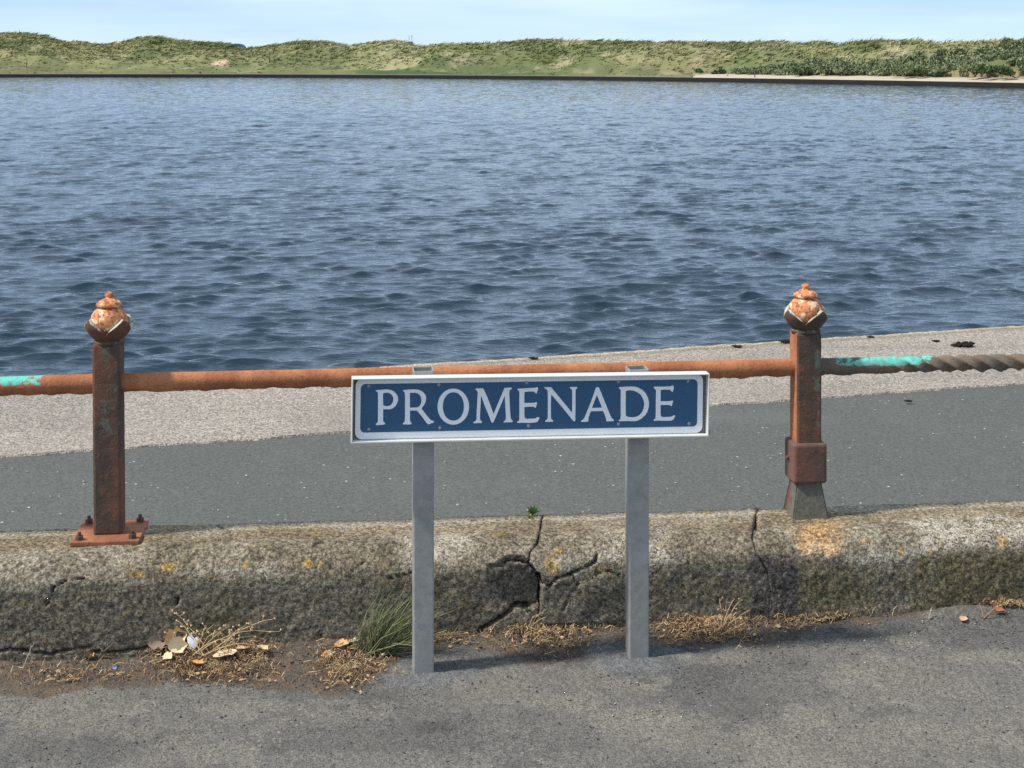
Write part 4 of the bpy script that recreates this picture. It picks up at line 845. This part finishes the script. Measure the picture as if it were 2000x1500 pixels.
for (a, b, dy, sg, sd) in ((340, 1195, .03, .01, 10), (352, 1215, .02, .004, 8), (415, 1222, .03, .006, 4), (450, 1223, .03, .012, 7), (480, 1222, .04, .012, 6), (545, 1235, .04, .03, 7), (532, 1208, .05, .012, 5), (505, 1245, .03, .02, 3), (505, 1300, -.03, .004, 2), (535, 1295, -.02, .006, 2), (275, 1308, -.02, .012, 2), (235, 1310, -.01, .012, 2), (300, 1270, .02, .02, 3), (330, 1240, .02, .006, 6), (470, 1262, .01, .03, 2), (440, 1240, .02, .03, 5), (400, 1225, .03, .01, 6), (520, 1262, .0, .02, 3)):
    f_ = random.uniform(.7, 1.2); base_ = root + Vector((random.uniform(-.035, .04), random.uniform(-.02, .02), .006)); yb = min(root.y + dy, wall_y((a - 1000) / FPX * root.y) - .015)
    o = link('stem', stalk(base_, px3(a, b, yb), sg, random.uniform(.0011, .0018), sd, tuple(v * f_ for v in STRC)).mesh('stem'), DRY, weed)
def lone(a0, b0, pts, lab, name='dry_twig', c_=(.36, .28, .2), r=.0016):
    b_ = gp(a0, b0); t_ = thing(name, lab, 'twig', b_, 'dry twigs at the wall foot')
    for (a, b, sg, sd) in pts: link('stem', stalk(b_ + Vector((0, 0, .002)), px3(a, b, min(b_.y + .02, wall_y(b_.x) - .012)), sg, r, sd, c_).mesh('stem'), DRY, t_)
lone(45, 1312, [(66, 1254, .004, 1), (28, 1302, .002, 0)], 'single bent pale twig at the wall foot near the left edge', c_=(.5, .42, .34))
lone(202, 1276, [(226, 1250, .002, 3), (200, 1262, .002, 3)], 'short dark twig sprouting from the wall foot at left', c_=(.2, .17, .12))
lone(1410, 1228, [(1434, 1168, .006, 3), (1465, 1192, .004, 0), (1418, 1182, .004, 2), (1392, 1208, .006, 1), (1440, 1215, .003, 0), (1450, 1170, .01, 3), (1405, 1168, .01, 3)], 'tangled tuft of brown twigs at the wall right of the sign', c_=(.38, .26, .17), r=.0022)
lone(1030, 1232, [(1068, 1190, .01, 1), (1000, 1236, .008, 0), (1062, 1240, .004, 0), (990, 1225, .01, 0), (1050, 1200, .012, 1), (1066, 1205, .006, 0)], 'spray of dry straw rising beside the broken joint of the wall', c_=(.50, .36, .2), r=.0014)
lone(1700, 1204, [(1712, 1185, .004, 0), (1696, 1190, .004, 1)], 'short fork of dry twig at the wall foot below the lichen', c_=(.4, .33, .24))
lone(1742, 1202, [(1752, 1182, .003, 0)], 'tiny straight twig leaning on the wall foot at right', c_=(.42, .36, .27))
lone(1815, 1204, [(1820, 1186, .004, 1), (1832, 1200, .002, 0)], 'small hooked twig at the wall foot right of the iron post', c_=(.42, .32, .25))
lone(1920, 1202, [(1914, 1178, .005, 0), (1985, 1176, .012, 1), (1980, 1195, .006, 0)], 'arching brown twig over the leaves at the far right wall foot', c_=(.34, .2, .13))

# green plants
p = gp(735, 1270); n = 340; ang = rng.normal(math.radians(68), .42, n)
dr = np.stack([np.cos(ang), rng.normal(0, .22, n), np.abs(np.sin(ang)) + .1], -1); dr /= np.linalg.norm(dr, axis=1)[:, None]
bs = np.array(p)[None] + rng.normal(0, 1, (n, 3)) * np.array([.028, .012, 0]); ln = .07 + .18 * rng.random(n) ** .8
bd_ = np.stack([rng.normal(.22, .18, n), rng.normal(-.03, .08, n), rng.uniform(-.4, -.05, n)], -1); c = np.array([.165, .195, .10])[None] * (.6 + .7 * rng.random((n, 1))) + np.array([.04, .02, 0]) * rng.random((n, 1))
me = blade_mesh('grass_clump', bs, dr, ln, .0011 + .0012 * rng.random(n), bd_, c, c * 1.3)
Vn = np.empty(len(me.vertices) * 3, np.float32); me.vertices.foreach_get('co', Vn); Vn = Vn.reshape(-1, 3); Vn[:, 1] = np.minimum(Vn[:, 1], wall_y(Vn[:, 0]) - .012); me.vertices.foreach_set('co', Vn.ravel())
tag(link('grass_clump', me, VEG), 'clump of fine green grass at the wall foot left of the sign post', 'grass')
def rosette(name, cpos, n, L, w, c_, lab, cat='plant', spread_=.9):
    t_ = thing(name, lab, cat, cpos)
    for i in range(n):
        a = i * 2.4; tilt_ = .25 + spread_ * (i / n); l_ = L * (.75 + .4 * random.random())
        d = Vector((math.cos(a) * math.sin(tilt_), math.sin(a) * math.sin(tilt_), math.cos(tilt_))); sd_ = d.cross(Vector((0, 0, 1))).normalized() * w; b_ = Vector(cpos); up_ = Vector((0, 0, 1)) * w * .5
        g = Geo(); k = random.uniform(.75, 1.2); g.add([b_, b_ + d * l_ * .5 - sd_ + up_, b_ + d * l_ * .55, b_ + d * l_ * .5 + sd_ + up_, b_ + d * l_ - up_], [[0, 1, 2], [0, 2, 3], [1, 4, 2], [2, 4, 3]], tuple(v * k for v in c_))
        link('leaf', g.mesh('leaf'), VEG, t_)
wx = on_wall(1058); rosette('small_weed', (wx - .02, wall_y(wx) + .235, .252), 22, .030, .0048, (.15, .30, .085), 'small bright green weed growing on top of the wall joint')
wx = on_wall(1045); rosette('moss_tuft', (wx - .012, wall_y(wx) + .205, .252), 12, .015, .003, (.33, .26, .06), 'yellowish moss tuft in the joint below the green weed', 'moss', 1.2)
rosette('wall_sprout', (on_wall(1197), wall_y(on_wall(1197)) - .004, H - (1118 - HOR) * wall_y(on_wall(1197)) / FPX), 6, .012, .003, (.17, .26, .09), 'tiny green sprout in the crack beside the right sign post')
rosette('crack_weed', (on_wall(1030), wall_y(on_wall(1030)) + .004, H - (1196 - HOR) * wall_y(on_wall(1030)) / FPX), 8, .014, .003, (.16, .22, .08), 'little green weed low in the broken joint of the wall')

# seaweed clumps on the quay
def seaweed(a, b, s_, lab):
    Y = (H - .01) * FPX / (b - HOR); X = (a - 1000) / FPX * Y; g = Geo()
    for i in range(40):
        an = random.gauss(0, .5); L = s_ * random.uniform(.2, .6) * random.choice((-1, 1)); q = Vector((X + max(-.5, min(.5, random.gauss(0, .3))) * s_, Y + max(-.35, min(.35, random.gauss(0, .2))) * s_, .012)); d = Vector((math.cos(an), math.sin(an), 0)) * L
        g.tube([q, q + d * .5 + Vector((0, 0, random.uniform(.05, .22) * s_)), q + d + Vector((0, 0, random.uniform(0, .15) * s_))], [s_ * .09, s_ * .12, s_ * .05], 5, (.022, .018, .014))
    solo('seaweed_clump', g.mesh('seaweed_clump'), DRY, lab, 'seaweed', 'seaweed on the quay')
seaweed(1880, 676, .075, 'largest dark seaweed clump lying on the pale quay at right')
seaweed(1535, 669, .04, 'dark seaweed tuft on the quay edge left of the right iron post')
seaweed(1440, 678, .03, 'small dark seaweed bit on the quay edge left of the iron post')
seaweed(1042, 701, .028, 'small dark seaweed tuft on the quay edge above the sign'); seaweed(1828, 667, .025, 'small flat seaweed bit left of the largest clump'); seaweed(1700, 659, .022, 'small dark seaweed bit on the quay edge right of the iron post')
seaweed(1775, 785, .022, 'thin dark scrap on the tarmac right of the iron post')

# ------------------------------------------------------------------ things on the dunes
def dune_pt(px, s_):
    z, _, x, y, _ = dune_z(np.array([math.atan((px - 1000) / FPX)]), np.array([s_])); return Vector((x[0], y[0], z[0]))
NAVY = mat_plain('navy_paint', (.05, .09, .22), .6, .4, 3, .2, bd=0); DARKP = mat_plain('dark_weathered_wood', (.07, .06, .05), .9, .2, 5, .3, bd=0)
b = dune_pt(802, 27); mast = thing('lookout_post', 'blue box with two thin masts standing on the dune crest', 'lookout', b)
b.z = H + (HOR - 88) * b.y / FPX; link('cabin', bm_mesh('cabin', box_bm(b.x - .28, b.x + .28, b.y - .28, b.y + .28, b.z - 1.2, b.z + .40, .03)), NAVY, mast)
g = Geo(); g.tube([(b.x - .2, b.y, b.z + .4), (b.x - .2, b.y, b.z + 1.15)], .035, 6, (.5, .5, .5)); link('mast', g.mesh('mast'), DRY, mast)
g = Geo(); g.tube([(b.x + .14, b.y, b.z + .4), (b.x + .14, b.y, b.z + 1.0)], .035, 6, (.55, .48, .3)); g.tube([(b.x + .14, b.y, b.z + .95), (b.x + .14, b.y, b.z + 1.15)], .08, 6, (.6, .5, .25)); link('mast', g.mesh('mast'), DRY, mast)
b = dune_pt(462, 50); zc = H + (HOR - 96) * b.y / FPX
roof = thing('curved_roof', 'dark blue curved roof showing behind a dip in the dunes', 'building', (b.x, b.y, zc - 3))
g = Geo(); K = 14; V = []
for yy in (b.y, b.y + 3):
    V += [(b.x + .95 * math.cos(math.pi * i / K) - .1, yy, zc + .78 * math.sin(math.pi * i / K)) for i in range(K + 1)]
F = [[i, i + 1, K + 2 + i, K + 1 + i] for i in range(K)] + [list(range(K + 1))]; link('roof', raw_mesh('roof', np.array(V), F), NAVY, roof)
link('wall', bm_mesh('wall', box_bm(b.x - .95, b.x + .75, b.y + .1, b.y + 2.9, zc - 3, zc)), DARKP, roof)
for a, s_, h_, lab in ((166, 12, .8, 'dark bush-like stump on the left dune slope'),) [:0]: pass
for a, s_, h_, lab in ((490, 27, .5, 'thin post on the dune crest right of the curved roof'), (526, 14, .75, 'wooden post on the dune slope below the crest, left one'), (365, 14, .6, 'wooden post low on the left dune slope'), (52, 10, .7, 'wooden post on the dune slope near the left edge'), (1474, 1.6, .55, 'small grey post at the edge of the pale shore path')):
    b = dune_pt(a, s_); g = Geo(); g.tube([b + Vector((0, 0, -.1)), b + Vector((.01, 0, h_ * .5)), b + Vector((.02, 0, h_))], [.05, .048, .04], 7, (.12, .10, .08)); solo('wooden_post', g.mesh('wooden_post'), DRY, lab, 'post', 'posts on the far shore')
